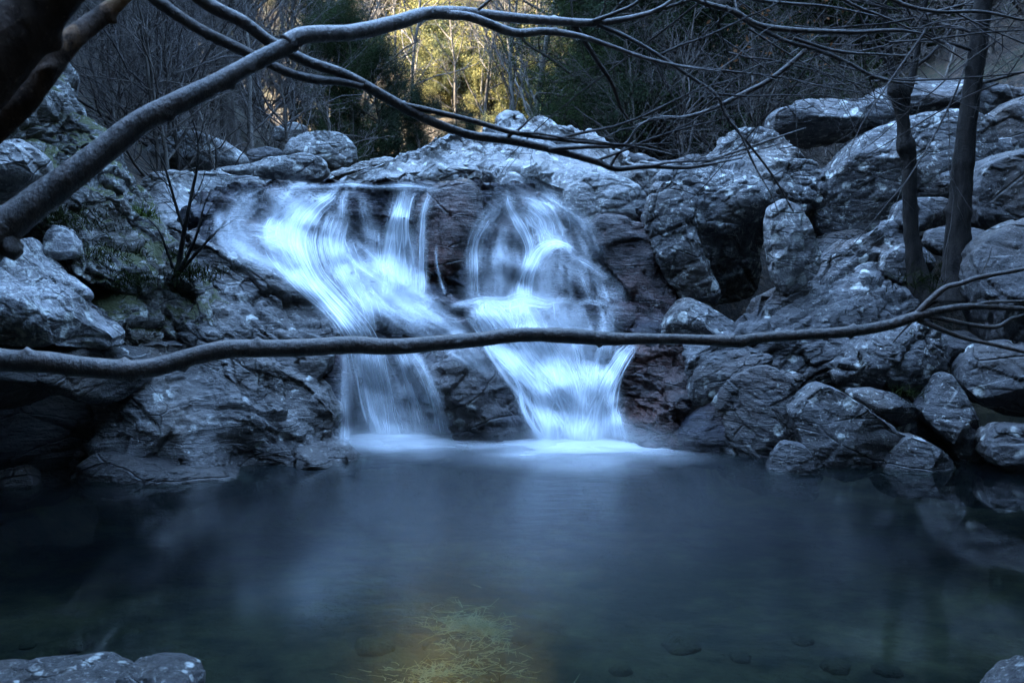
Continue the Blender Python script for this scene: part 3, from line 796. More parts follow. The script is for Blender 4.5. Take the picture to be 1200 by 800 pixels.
# --- near bank
boulder([(-60, 800), (-20, 793), (60, 794), (110, 789), (140, 793), (148, 807), (145, 850), (-60, 850)], 3.45, .22, 'near', "near flat rock with a wet white rim, bottom left", facets=2, block=.4, sub=6, roll=4, amp=.34)
boulder([(134, 803), (142, 789), (160, 785), (200, 786), (220, 793), (227, 807), (224, 850), (140, 850)], 3.4, .2, 'near', "near blocky rock end at the bottom left corner", facets=2, block=.4, roll=6, amp=.34)
boulder([(1150, 860), (1166, 812), (1190, 792), (1230, 778), (1260, 860)], 3.3, .2, 'near', "dark rock tip at the bottom right corner", facets=3, roll=-20, amp=.5)

boulder([(860, 250), (900, 240), (930, 260), (935, 350), (900, 375), (840, 365), (835, 300)], 12.4, .4, 'dark_left',  # dark-coloured rock added where the hollow is only in shade
        "dark rock added at the back to keep the hollow black", facets=3)
for (px_, py_, rx, ry, lab) in ((546, 746, .19, .18, "pale golden stone under the water standing in for reflected foliage at bottom centre"), (530, 796, .26, .10, "second pale golden stone standing in for reflected foliage at the bottom edge")):  # stones added to imitate sunlit foliage reflected in the pool
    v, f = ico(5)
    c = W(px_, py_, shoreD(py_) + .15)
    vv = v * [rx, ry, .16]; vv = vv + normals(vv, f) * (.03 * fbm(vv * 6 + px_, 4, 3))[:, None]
    tag(add_obj("reflection_stone", mesh_np("reflection_stone", vv, f, M['reflection_gold']), loc=(c[0], c[1], -.20)), lab, "stone")

# stones on the pool bed
g = np.random.default_rng(5)
v5, f5 = ico(3)
for i in range(60):
    x = g.uniform(-3.2, 3.6); y = g.uniform(3.4, 6.3)
    s = g.uniform(.04, .15)
    vv = v5 * np.array([1, g.uniform(.7, 1.2), g.uniform(.35, .6)]) * s
    vv = vv + normals(vv, f5) * (.25 * s * fbm(vv * (2 / s) + i, 3, i))[:, None]
    if i % 3 == 0:
        pass
    me = mesh_np("bed_stone", vv, f5, M['ground'])
    o = add_obj("bed_stone", me, loc=(x, y, float(terr(x, y)) + .01))
    o.rotation_euler = (0, 0, g.uniform(0, 6))
    tag(o, "dim stone lying under water on the pool bed", "stone", "stones on the pool bed")

def add_reflection_twigs(px_, py_, rx, ry, n, label, seed):  # yellow twigs added under the surface to imitate reflected sunlit foliage
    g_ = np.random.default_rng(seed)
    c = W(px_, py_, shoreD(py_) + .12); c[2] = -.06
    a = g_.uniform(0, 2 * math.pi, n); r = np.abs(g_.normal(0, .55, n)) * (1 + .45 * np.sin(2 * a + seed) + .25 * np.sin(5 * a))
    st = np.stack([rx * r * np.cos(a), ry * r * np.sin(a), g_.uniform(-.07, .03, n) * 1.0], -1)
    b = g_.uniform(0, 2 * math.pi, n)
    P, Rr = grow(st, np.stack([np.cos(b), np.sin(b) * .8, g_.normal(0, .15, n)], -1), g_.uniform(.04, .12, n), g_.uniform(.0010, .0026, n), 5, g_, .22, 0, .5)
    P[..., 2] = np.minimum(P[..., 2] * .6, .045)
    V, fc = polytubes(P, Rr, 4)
    tag(add_obj("reflection_twigs", mesh_np("reflection_twigs", V, fc, M['reflection_straw']), loc=tuple(c)), label, "twigs", kind='stuff')


# ------------------------------------------------------------------ flowing water, draped over the rock
allV, allF, off = [], [], 0
for Vr, fr_, o in ROCKS:
    allV.append(Vr)
    ff = fr_ if fr_.shape[1] == 3 else np.concatenate([fr_[:, :3], fr_[:, [0, 2, 3]]])
    allF.append(ff + off); off += len(Vr)
allV = np.concatenate(allV); allF = np.concatenate(allF)
fcent = allV[allF[:, 0]]
keep = (np.abs(fcent[:, 0] + .1) < 4.2) & (fcent[:, 1] > 7.0)
bvh = BVHTree.FromPolygons([tuple(v) for v in allV.tolist()], [tuple(f) for f in allF[keep].tolist()])
CAMV = Vector((0, 0, CAMH))


def catmull(P, n):
    P = np.array(P, float)
    Q = np.vstack([2 * P[0] - P[1], P, 2 * P[-1] - P[-2]])
    seg = np.linalg.norm(np.diff(P[:, :2], axis=0), axis=1) if P.shape[1] < 4 else np.linalg.norm(np.diff(P[:, :2], axis=0), axis=1)
    cum = np.concatenate([[0], np.cumsum(seg)]); t = np.linspace(0, cum[-1], n)
    out = []
    for s in t:
        i = min(np.searchsorted(cum, s, side='right') - 1, len(P) - 2)
        u = (s - cum[i]) / max(cum[i + 1] - cum[i], 1e-9)
        p0, p1, p2, p3 = Q[i], Q[i + 1], Q[i + 2], Q[i + 3]
        out.append(.5 * ((2 * p1) + (-p0 + p2) * u + (2 * p0 - 5 * p1 + 4 * p2 - p3) * u * u + (-p0 + 3 * p1 - 3 * p2 + p3) * u ** 3))
    return np.array(out)


def smooth2(A, it, wv=1.0, wu=1.0):
    for _ in range(it):
        B = np.pad(A, 1, mode='edge')
        A = (A * 2 + wv * (B[:-2, 1:-1] + B[2:, 1:-1]) + wu * (B[1:-1, :-2] + B[1:-1, 2:])) / (2 + 2 * wv + 2 * wu)
    return A


# depth of the rock face sampled over the falls; water keeps a smooth outer skin a little in front of it
GX0, GX1, GY0, GY1, GS = 236, 776, 204, 548, 2.0
gxs = np.arange(GX0, GX1, GS); gys = np.arange(GY0, GY1, GS)
GXm, GYm = np.meshgrid(gxs, gys, indexing='ij')
_r = W(GXm, GYm, np.ones_like(GXm)) - np.array([0, 0, CAMH])
Dg = np.zeros(GXm.shape)
for i in range(Dg.shape[0]):
    for j in range(Dg.shape[1]):
        hit = bvh.ray_cast(CAMV, Vector(_r[i, j]).normalized())
        Dg[i, j] = hit[0].y if hit[0] is not None else 10.1
Dk = Dg.copy()
for _ in range(3):
    B = np.pad(Dk, 1, mode='edge')
    Dk = np.minimum(Dk, np.minimum(np.minimum(B[:-2, 1:-1], B[2:, 1:-1]), np.minimum(B[1:-1, :-2], B[1:-1, 2:])) + .02)
Dk = smooth2(Dk, 14)
Dk = np.minimum(Dk, Dg + .03)
Dk = smooth2(Dk, 3)


def Dsamp(px, py):
    x = np.clip((px - GX0) / GS, 0, len(gxs) - 1.01); y = np.clip((py - GY0) / GS, 0, len(gys) - 1.01)
    i = x.astype(int); j = y.astype(int); u = x - i; v = y - j
    return Dk[i, j] * (1 - u) * (1 - v) + Dk[i + 1, j] * u * (1 - v) + Dk[i, j + 1] * (1 - u) * v + Dk[i + 1, j + 1] * u * v


def cascade(path, parent, lift, seed, strands):
    """silky water along a guide (rows: px, py, full width px, density): a soft body sheet plus many thin strands"""
    g_ = np.random.default_rng(seed)
    path = [tuple(map(float, p[:4])) for p in path]
    L = np.linalg.norm(np.diff(np.array(path)[:, :2], axis=0), axis=1).sum()
    n = max(10, int(L / 3.0))
    C = catmull(path, n)
    T = np.gradient(C[:, :2], axis=0); T /= np.linalg.norm(T, axis=1, keepdims=True) + 1e-9
    T = np.stack([np.convolve(np.pad(T[:, i], 4, mode='edge'), np.ones(9) / 9, 'valid') for i in (0, 1)], -1)
    Nn = np.stack([-T[:, 1], T[:, 0]], -1)
    tt = np.linspace(0, 1, n)
    Vs, Fs, Us, Ds, off = [], [], [], [], 0

    def strip(offs, wid, den, m, lf, i0=0, i1=n):
        nonlocal off
        k = i1 - i0
        if k < 6: return
        u = np.linspace(-.5, .5, m)
        cx_ = C[i0:i1, 0] + Nn[i0:i1, 0] * offs[i0:i1]; cy_ = C[i0:i1, 1] + Nn[i0:i1, 1] * offs[i0:i1]
        px = cx_[:, None] + Nn[i0:i1, 0][:, None] * u * wid[i0:i1, None]
        py = cy_[:, None] + Nn[i0:i1, 1][:, None] * u * wid[i0:i1, None]
        D = Dsamp(px, py) - lf - .012 * (1 - (2 * u[None]) ** 2)
        P = W(px, py, D); P[..., 2] = np.maximum(P[..., 2], .004)
        ee = sstep(0, 1, np.minimum(np.arange(k), np.arange(k)[::-1] + 2)[:, None] / min(8.0, k * .3))
        kk = np.cos(np.pi * u[None, :]) ** 2
        Vs.append(P.reshape(-1, 3)); Fs.append(grid_faces(k, m) + off); off += k * m
        Us.append(np.stack([px / 130.0, py / 130.0], -1).reshape(-1, 2)); Ds.append((den[i0:i1, None] * kk * ee).ravel())

    wid = C[:, 2]; den = C[:, 3]
    strip(np.zeros(n), wid * 1.5 + 3, den * .42, max(7, int(wid.max() / 5)), lift)
    strip(np.zeros(n), wid * .95 + 1, den * .45, max(7, int(wid.max() / 6)), lift + .008)
    for q in range(strands):
        o0 = np.clip(g_.normal(0, .25), -.52, .52)
        wander = .07 * np.sin(tt * g_.uniform(2, 6) + g_.uniform(0, 6)) + .03 * np.sin(tt * g_.uniform(9, 18) + g_.uniform(0, 6))
        w_ = np.clip(wid * g_.uniform(.05, .20), 1.6, 13) * (1 + .35 * np.sin(tt * g_.uniform(3, 9) + g_.uniform(0, 6)))
        d_ = den * g_.uniform(.3, .9) * (1 - .35 * abs(o0) * 2)
        i0 = 0 if g_.random() < .45 else int(g_.uniform(0, .5) * n); i1 = n if g_.random() < .5 else int(g_.uniform(.55, 1) * n)
        strip((o0 + wander) * wid, w_, d_, 5, lift + g_.uniform(.012, .03), i0, i1)
    V = np.concatenate(Vs); fc = np.concatenate(Fs); uvv = np.concatenate(Us); dd = np.concatenate(Ds)
    me = mesh_np("cascade", V, fc, M['white'])
    uvl = me.uv_layers.new(name="flow")
    uvl.data.foreach_set("uv", uvv[fc.ravel()].astype(np.float32).ravel())
    at = me.attributes.new("flow_amount", 'FLOAT', 'POINT')
    at.data.foreach_set("value", np.clip(dd, 0, 1.5).astype(np.float32))
    return add_obj("cascade", me, parent)


def fall(label, paths, lift=.02):
    e = empty("waterfall")
    tag(e, label, "waterfall")
    for i, p in enumerate(paths):
        area = max(q[2] for q in p)
        cascade(p, e, lift + .003 * i, i * 7 + len(label), int(6 + area * .38))
    return e


fall("white left fall fanning over a sloping rock back", [
    [(398, 217, 14, .5), (388, 228, 20, .8), (370, 240, 28, .9), (353, 258, 40, 1.1), (346, 280, 44, 1.15), (353, 305, 38, 1.15), (367, 330, 32, 1.2), (386, 352, 30, 1.2), (405, 374, 30, 1.2), (420, 398, 36, 1.0), (431, 430, 46, .7), (444, 470, 58, .6), (455, 522, 74, .7)],
    [(362, 236, 20, .5), (340, 250, 30, .8), (326, 266, 40, .8), (328, 290, 40, .6), (344, 318, 26, .7), (364, 342, 18, .8), (384, 362, 16, .8)],
    [(404, 240, 20, .3), (396, 262, 34, .6), (392, 284, 40, .7), (398, 308, 38, .6), (412, 335, 34, .5), (426, 360, 30, .6), (436, 390, 28, .7)],
    [(392, 282, 30, .2), (430, 312, 46, .38), (468, 342, 44, .34), (508, 368, 34, .3), (548, 396, 24, .25)],
    [(388, 306, 20, .2), (420, 334, 40, .38), (452, 362, 40, .32), (486, 386, 30, .3), (520, 404, 20, .3)],
    [(412, 278, 10, .3), (438, 300, 12, .5), (462, 322, 12, .4), (484, 342, 10, .3), (520, 356, 8, .2)],
    [(246, 284, 10, .0), (270, 288, 14, .10), (296, 298, 18, .35), (322, 311, 20, .45), (342, 324, 18, .5), (362, 340, 16, .6)],
    [(262, 270, 10, .0), (285, 270, 16, .15), (312, 276, 24, .45), (338, 284, 30, .6)],
    [(318, 222, 20, .0), (290, 238, 34, .12), (272, 262, 40, .17), (284, 288, 44, .17), (318, 312, 30, .15)],
    [(262, 236, 14, .0), (256, 256, 20, .18), (268, 276, 26, .25), (300, 290, 24, .2)],
    [(300, 226, 20, .0), (322, 232, 30, .2), (340, 246, 36, .35), (345, 266, 40, .5)],
    [(372, 219, 40, .2), (352, 234, 50, .3), (338, 256, 60, .4), (336, 284, 60, .3)],
    [(440, 326, 50, .15), (470, 352, 54, .25), (510, 380, 40, .2), (548, 404, 30, .15)],
    [(296, 276, 14, .3), (330, 290, 22, .5), (352, 310, 20, .6)],
    [(418, 394, 22, .6), (424, 430, 22, .8), (434, 475, 26, .8), (446, 522, 34, .9)],
    [(440, 394, 18, .6), (447, 430, 20, .8), (456, 475, 22, .8), (466, 522, 30, .9)],
    [(458, 396, 26, .3), (472, 430, 36, .4), (484, 470, 42, .38), (494, 522, 50, .5)],
    [(470, 398, 14, .3), (494, 432, 18, .5), (508, 470, 20, .5), (520, 520, 24, .5)],
    [(404, 400, 12, .2), (404, 450, 16, .3), (407, 522, 24, .5)],
])
fall("straight bright plunge beside the dark red rock nose", [
    [(478, 216, 38, .8), (474, 232, 24, 1.1), (470, 250, 26, 1.3), (466, 275, 34, 1.3), (464, 305, 40, 1.3), (464, 350, 48, 1.2)],
    [(507, 220, 10, .5), (498, 243, 9, .9), (495, 270, 10, .9), (494, 348, 13, .9)],
    [(484, 262, 14, .2), (483, 300, 20, .5), (483, 350, 24, .5)],
    [(424, 222, 12, .2), (427, 245, 14, .35), (434, 280, 18, .3)],
    [(440, 250, 16, .3), (440, 290, 20, .45), (444, 330, 22, .4)],
    [(408, 219, 10, .4), (402, 236, 12, .5), (400, 256, 14, .5)],
    [(512, 282, 3, .3), (511, 300, 3.5, .5), (515, 322, 4, .35), (522, 345, 5, .2)],
    [(325, 221, 5, .1), (352, 217, 6, .25), (380, 219, 5, .3), (410, 216, 6, .3), (440, 219, 5, .25), (478, 218, 9, .5), (505, 221, 6, .2), (520, 224, 4, .0)],
])
fall("wide right fall stepping down over ledges into the pool", [
    [(594, 216, 8, .6), (596, 238, 12, .9), (606, 258, 13, 1.1), (618, 279, 13, 1.2), (622, 298, 12, 1.1), (614, 325, 14, .8)],
    [(604, 236, 14, .4), (624, 244, 34, .6), (638, 260, 44, .8), (646, 276, 44, .6), (652, 292, 34, .3)],
    [(676, 302, 14, .1), (667, 290, 16, .5), (652, 285, 18, .9), (635, 292, 20, 1.2), (624, 308, 22, 1.2), (616, 328, 26, 1.2), (611, 356, 36, 1.1)],
    [(586, 222, 16, .1), (582, 244, 24, .22), (568, 262, 26, .34), (558, 284, 24, .45), (555, 310, 24, .6), (556, 350, 28, .6)],
    [(598, 256, 30, .15), (592, 290, 50, .3), (590, 350, 60, .3)],
    [(570, 222, 30, .05), (592, 232, 50, .10), (620, 250, 60, .14), (646, 290, 70, .13), (652, 345, 80, .14)],
    [(640, 300, 40, .2), (646, 320, 50, .3), (650, 354, 56, .35)],
    [(626, 222, 20, .05), (650, 238, 30, .16), (674, 262, 30, .18), (690, 296, 26, .12), (704, 330, 24, .1)],
    [(620, 300, 10, .2), (634, 318, 24, .22), (640, 350, 34, .25)],
    [(664, 298, 8, .45), (682, 306, 11, .5), (703, 320, 12, .4), (720, 336, 20, .22), (728, 356, 20, .15)],
    [(670, 304, 14, .1), (679, 320, 14, .3), (686, 337, 12, .45), (692, 354, 14, .4)],
    [(690, 320, 12, .15), (704, 336, 20, .28), (712, 354, 24, .25)],
    [(654, 240, 10, .2), (676, 256, 16, .3), (696, 280, 20, .22), (706, 305, 18, .15)],
    [(518, 363, 6, .2), (540, 357, 10, .5), (566, 353, 14, .8), (590, 356, 16, .9), (614, 351, 18, .9), (640, 356, 14, .6), (662, 353, 10, .4), (684, 359, 8, .2)],
    [(668, 356, 7, .2), (690, 353, 7, .4), (712, 358, 6, .25), (734, 364, 6, .1)],
    [(560, 348, 20, .5), (570, 372, 26, .7), (580, 392, 28, .6)],
    [(604, 346, 30, .9), (608, 366, 36, .8), (616, 392, 36, .6)],
    [(650, 350, 16, .4), (654, 372, 22, .4), (662, 396, 24, .3)],
    [(560, 352, 40, .6), (566, 364, 48, .7), (578, 380, 54, .7), (592, 400, 60, .9), (616, 430, 56, 1.0), (646, 462, 56, 1.1), (670, 492, 66, 1.2), (684, 524, 90, 1.3)],
    [(610, 352, 50, .8), (616, 368, 64, .6), (626, 388, 74, .6), (638, 415, 76, .7), (652, 450, 74, .9), (668, 490, 84, 1.1), (680, 524, 100, 1.3)],
    [(662, 353, 50, .35), (664, 370, 60, .3), (668, 392, 64, .35), (676, 425, 54, .4), (684, 460, 60, .8), (690, 524, 90, 1.2)],
    [(706, 354, 24, .3), (712, 372, 30, .3), (710, 400, 34, .35), (702, 430, 34, .5), (697, 470, 50, .9), (696, 524, 80, 1.2)],
    [(746, 400, 10, .9), (732, 415, 16, 1.2), (719, 436, 20, 1.3), (709, 460, 26, 1.3), (702, 490, 40, 1.3), (698, 524, 60, 1.3)],
    [(583, 424, 6, .5), (597, 436, 8, .8), (607, 452, 9, .8), (615, 484, 9, .8), (630, 508, 12, .8), (646, 524, 24, .9)],
    [(716, 470, 14, .5), (721, 500, 20, .9), (724, 524, 30, 1.0)],
])
fall("thin trickle crossing the ledge left of the jointed block", [
    [(498, 396, 14, .1), (522, 406, 18, .25), (543, 420, 18, .32), (564, 436, 14, .15)],
    [(536, 400, 14, .1), (552, 412, 16, .25), (566, 430, 14, .2), (576, 444, 10, .05)],
])


def film(x0, x1, D, label, dens):
    """stream surface reaching the lip"""
    xs_ = np.linspace(x0, x1, 60); ys_ = np.linspace(D, D + 1.4, 8)
    zz = 1.84 + (262 - 214.5) / F * D - .09
    gx, gy = np.meshgrid(xs_, ys_, indexing='ij')
    P = np.stack([gx, gy, np.full_like(gx, zz)], -1)
    P[..., 2] += .012 * fbm(np.stack([gx * 4, gy * 2, gx * 0], -1), 2, 4)
    me = mesh_np("stream", P.reshape(-1, 3), grid_faces(60, 8)[:, ::-1], M['white'])
    uvl = me.uv_layers.new(name="flow")
    fc = grid_faces(60, 8)[:, ::-1]
    uvl.data.foreach_set("uv", P.reshape(-1, 3)[fc.ravel()][:, :2].astype(np.float32).ravel())
    at = me.attributes.new("flow_amount", 'FLOAT', 'POINT')
    e = np.clip(np.minimum(np.arange(60), 59 - np.arange(60)) / 8.0, 0, 1)[:, None] * np.ones((1, 8)) * dens
    at.data.foreach_set("value", e.astype(np.float32).ravel())
    return tag(add_obj("stream", me), kind='structure')


film(-2.5, -.1, 9.95, "", .3)


def foam(cx, cy, rx, ry, dens, z):
    """churned foam lying on the pool, fading outwards"""
    nr, na = 18, 72
    r = np.linspace(0, 1, nr)[:, None]; a = np.linspace(0, 2 * math.pi, na, endpoint=False)[None, :]
    wob = 1 + .16 * np.sin(3 * a + cx) + .08 * np.sin(7 * a)
    x = cx + rx * r * np.cos(a) * wob; y = cy + ry * r * np.sin(a) * wob
    h = z + .035 * (1 - r) ** 2 * np.ones_like(a)
    P = np.stack([x, y, h], -1).reshape(-1, 3)
    fc = grid_faces(nr, na, wrap=True)
    me = mesh_np("foam", P, fc, M['foam'])
    uvl = me.uv_layers.new(name="flow")
    uvl.data.foreach_set("uv", P[fc.ravel()][:, :2].astype(np.float32).ravel())
    d = dens * (1 - r) ** 2.0 * (1 + .9 * fbm(np.stack([x * 2.2, y * 6, x * 0], -1), 4, 2))
    at = me.attributes.new("flow_amount", 'FLOAT', 'POINT')
    at.data.foreach_set("value", np.clip(d, 0, 1.2).astype(np.float32).ravel())
    return me


def mist(cx, cy, rx, ry, h):
    v, f = ico(4)
    V = v * [rx, ry, h]; V[:, 2] = np.maximum(V[:, 2], 0)
    k = NT("spray_mist")
    tc = k.n("ShaderNodeTexCoord")
    vs = k.mapping(tc.outputs["Object"], scale=(1 / rx, 1 / ry, 1 / h))
    ln = k.n("ShaderNodeVectorMath", operation='LENGTH'); k.l(vs, ln.inputs[0])
    d = k.math('POWER', k.math('SUBTRACT', 1.0, ln.outputs["Value"], True), 1.6)
    d = k.math('MULTIPLY', d, k.math('ADD', k.math('MULTIPLY', k.noise(tc.outputs["Object"], 3, 2), 1.4), .3))
    p = k.n("ShaderNodeVolumePrincipled"); p.inputs["Color"].default_value = (.92, .95, .98, 1)
    k.l(k.math('MULTIPLY', d, 3.2), p.inputs["Density"])
    k.l(p.outputs[0], k.out.inputs["Volume"])
    o = add_obj("mist", mesh_np("mist", V, f, k.m), loc=(cx, cy, .01))
    return tag(o, kind='stuff')


mist(.62, 7.9, 1.0, .5, .34)
mist(-1.0, 8.15, .8, .4, .2)
for lab, spots in (("white foam patch at the foot of the left fall", [(-1.0, 8.35, 1.0, .45, 1.1, .012), (-.75, 8.2, 1.35, .62, .6, .006)]),
                   ("broad white foam patch at the foot of the main fall", [(.62, 8.05, 1.25, .60, 1.5, .018), (.62, 7.95, 1.5, .85, .7, .009), (.2, 8.15, 1.2, .35, .6, .024)])):
    e = empty("foam_patch", (0, 0, 0)); tag(e, lab, "foam")
    for s in spots:
        add_obj("foam", foam(*s), e)

# ------------------------------------------------------------------ branches
def tube(P, Rr, sides=14, seed=0, rough=.06, knots=0):
    """P (n,3) centre line, Rr (n,) radii -> verts, faces; capped by a closing point at each end"""
    n = len(P)
    T = np.gradient(P, axis=0); T /= np.linalg.norm(T, axis=1, keepdims=True) + 1e-9
    up = np.array([0, 0, 1.0]) if abs(T[0, 2]) < .9 else np.array([1.0, 0, 0])
    A = np.cross(T, up); A /= np.linalg.norm(A, axis=1, keepdims=True) + 1e-9
    B = np.cross(T, A)
    th = np.linspace(0, 2 * math.pi, sides, endpoint=False)
    rr = Rr[:, None] * np.ones((1, sides))
    V = P[:, None, :] + A[:, None, :] * (np.cos(th)[None, :, None]) * rr[..., None] + B[:, None, :] * (np.sin(th)[None, :, None]) * rr[..., None]
    if rough:
        s = 1 + rough * (2.0 * fbm(V * (3.0) + seed, 3, seed) + 1.0 * fbm(V * 14 + seed, 3, seed + 4))
        V = P[:, None, :] + (V - P[:, None, :]) * s[..., None]
    g_ = np.random.default_rng(seed)
    for _ in range(knots):
        i = g_.integers(2, n - 2); j = g_.uniform(0, 2 * math.pi)
        d2 = ((np.arange(n) - i) * np.linalg.norm(P[min(i + 1, n - 1)] - P[i]) / Rr[i])[:, None] ** 2 + (np.angle(np.exp(1j * (th - j)))[None, :]) ** 2
        b = .42 * np.exp(-d2 / .12)
        V = P[:, None, :] + (V - P[:, None, :]) * (1 + b[..., None])
    V = np.concatenate([V.reshape(-1, 3), P[[0]], P[[-1]]])
    fc = grid_faces(n, sides, wrap=True)
    k = np.arange(sides); k2 = (k + 1) % sides
    c0 = np.stack([k2, k, np.full(sides, n * sides)], -1)
    c1 = np.stack([(n - 1) * sides + k, (n - 1) * sides + k2, np.full(sides, n * sides + 1)], -1)
    return V, fc, np.concatenate([c0, c1])


def limb(rows, step=.02, seed=0, sides=16, rough=.06, knots=0):
    """rows: px, py, D, width px"""
    rows = np.array(rows, float)
    C = catmull(rows, max(6, int(np.linalg.norm(np.diff(rows[:, :2], axis=0), axis=1).sum() / 4)))
    P = W(C[:, 0], C[:, 1], C[:, 2])
    rad = np.maximum(C[:, 3], .6) / 2 / F * C[:, 2]
    return tube(P, rad, sides, seed, rough, knots)


def join(parts):
    Vs, Q, Tt, off = [], [], [], 0
    for V, q, t in parts:
        Vs.append(V); Q.append(q + off); Tt.append(t + off); off += len(V)
    return np.concatenate(Vs), [np.concatenate(Q), np.concatenate(Tt)]


def limb_obj(name, rowsets, mat, parent=None, seed=0, sides=16, rough=.06, knots=0):
    V, Fc = join([limb(r, seed=seed + i, sides=sides, rough=rough, knots=knots) for i, r in enumerate(rowsets)])
    base = V[0].copy() if parent is None else np.zeros(3)
    return add_obj(name, mesh_np(name, V - base, Fc, M[mat]), parent, None if parent is not None else tuple(base))


def polytubes(P, Rr, sides):
    """batch: P (b,n,3), Rr (b,n)"""
    b, n, _ = P.shape
    T = np.gradient(P, axis=1); T /= np.linalg.norm(T, axis=2, keepdims=True) + 1e-9
    ref = np.where(np.abs(T[..., 2:3]) < .85, np.array([0, 0, 1.0]), np.array([1.0, 0, 0]))
    A = np.cross(T, ref); A /= np.linalg.norm(A, axis=2, keepdims=True) + 1e-9
    B = np.cross(T, A)
    th = np.linspace(0, 2 * math.pi, sides, endpoint=False)
    V = P[:, :, None] + (A[:, :, None] * np.cos(th)[:, None] + B[:, :, None] * np.sin(th)[:, None]) * Rr[:, :, None, None]
    g0 = grid_faces(n, sides, wrap=True)
    fc = (g0[None] + (np.arange(b) * n * sides)[:, None, None]).reshape(-1, 4)
    return V.reshape(-1, 3), fc


def grow(start, dirn, length, r0, n, g_, jit=.18, up=.05, taper=.25):
    """batch of polylines"""
    b = len(start)
    P = np.zeros((b, n, 3)); P[:, 0] = start; d = dirn / np.linalg.norm(dirn, axis=1, keepdims=True)
    st = (length / (n - 1))[:, None]
    for i in range(1, n):
        d = d + g_.normal(0, jit, (b, 3)); d[:, 2] += up
        d /= np.linalg.norm(d, axis=1, keepdims=True)
        P[:, i] = P[:, i - 1] + d * st
    Rr = r0[:, None] * np.linspace(1, taper, n)[None]
    return P, Rr


def sprout(P, Rr, length, per, g_, tmin=.25, ang=.9, lf=.5, rf=.55, up=0):
    b, n, _ = P.shape
    idx = np.repeat(np.arange(b), per)
    t = g_.uniform(tmin, 1, len(idx)) * (n - 1.001)
    i = t.astype(int); f_ = (t - i)[:, None]
    s = P[idx, i] * (1 - f_) + P[idx, i + 1] * f_
    T = P[idx, i + 1] - P[idx, i]; T /= np.linalg.norm(T, axis=1, keepdims=True) + 1e-9
    rnd = g_.normal(0, 1, (len(idx), 3)); rnd -= (rnd * T).sum(1, keepdims=True) * T
    rnd /= np.linalg.norm(rnd, axis=1, keepdims=True) + 1e-9
    a = g_.uniform(.55, 1.15, len(idx))[:, None] * ang
    d = T * np.cos(a) + rnd * np.sin(a); d[:, 2] += up
    L = length[idx] * lf * g_.uniform(.6, 1.2, len(idx)) * (1.15 - .6 * t / (n - 1))
    r = Rr[idx, i] * rf
    return s, d, L, r


def tree_parts(seed, height=8, r=.12, lean=(0, 0), levels=((9, .9, .5), (5, .9, .5), (4, .9, .5)), tmin=.2, jit=.12, trunk_up=.05, br_up=.03, rmin=.004, twigf=.55):
    """returns trunk mesh arrays, crown (branch) mesh arrays, finest polylines"""
    g_ = np.random.default_rng(seed)
    P, Rr = grow(np.zeros((1, 3)), np.array([[lean[0], lean[1], 1.0]]), np.array([height]), np.array([r]), 12, g_, .06, trunk_up, .22)
    Rr[:, 0] *= 1.5
    trunk = polytubes(P, Rr, 9)
    Ln = np.array([height]); bv, bf, off = [], [], 0
    fin = None
    for li, (per, ang, lf) in enumerate(levels):
        s, d, L, rr = sprout(P, Rr, Ln, per, g_, tmin if li == 0 else .15, ang, lf, twigf)
        rr = np.maximum(rr, rmin)
        P, Rr = grow(s, d, L, rr, 6, g_, jit + .04 * li, br_up, .35)
        Ln = L
        v, f = polytubes(P, Rr, 5 if li == 0 else 3)
        bv.append(v); bf.append(f + off); off += len(v)
        fin = P
    return trunk, (np.concatenate(bv), np.concatenate(bf)), fin


def leaves_on(P, per, size, g_, spread=.08, aspect=.45):
    b, n, _ = P.shape
    pts = P[:, 1:].reshape(-1, 3)
    idx = np.repeat(np.arange(len(pts)), per)
    c = pts[idx] + g_.normal(0, spread, (len(idx), 3))
    a = g_.normal(0, 1, (len(idx), 3)); a /= np.linalg.norm(a, axis=1, keepdims=True)
    bb = g_.normal(0, 1, (len(idx), 3)); bb -= (bb * a).sum(1, keepdims=True) * a; bb /= np.linalg.norm(bb, axis=1, keepdims=True)
    s = size * g_.uniform(.6, 1.3, len(idx))[:, None]
    V = np.stack([c - a * s, c + bb * s * aspect, c + a * s, c - bb * s * aspect], 1).reshape(-1, 3)
    fc = np.arange(len(V)).reshape(-1, 4)
    return V, fc


def place_tree(proto, loc, rz, sc, label, group, first):
    """copy a tree thing with its parts"""
    if first:
        root = proto
    else:
        root = proto.copy(); COL.objects.link(root)
        for ch in proto.children:
            c = ch.copy(); COL.objects.link(c); c.parent = root
    root.location = loc; root.rotation_euler = (0, 0, rz); root.scale = (sc, sc, sc)
    tag(root, label, "tree", group)
    return root


# --- leaning limbs of the near tree on the left bank
t = empty("leaning_tree", tuple(W(-330, 620, 2.9)))
tag(t, "leaning tree whose thick smooth limb climbs from left edge over the falls", "tree")
bpy.context.view_layer.update()


def child_limb(t, name, sets, mat, seed, sides=18, rough=.08, knots=0):
    for i, r_ in enumerate(sets):
        o = limb_obj(name, [r_], mat, t, seed + i, sides, rough, knots)
        o.location = -t.location


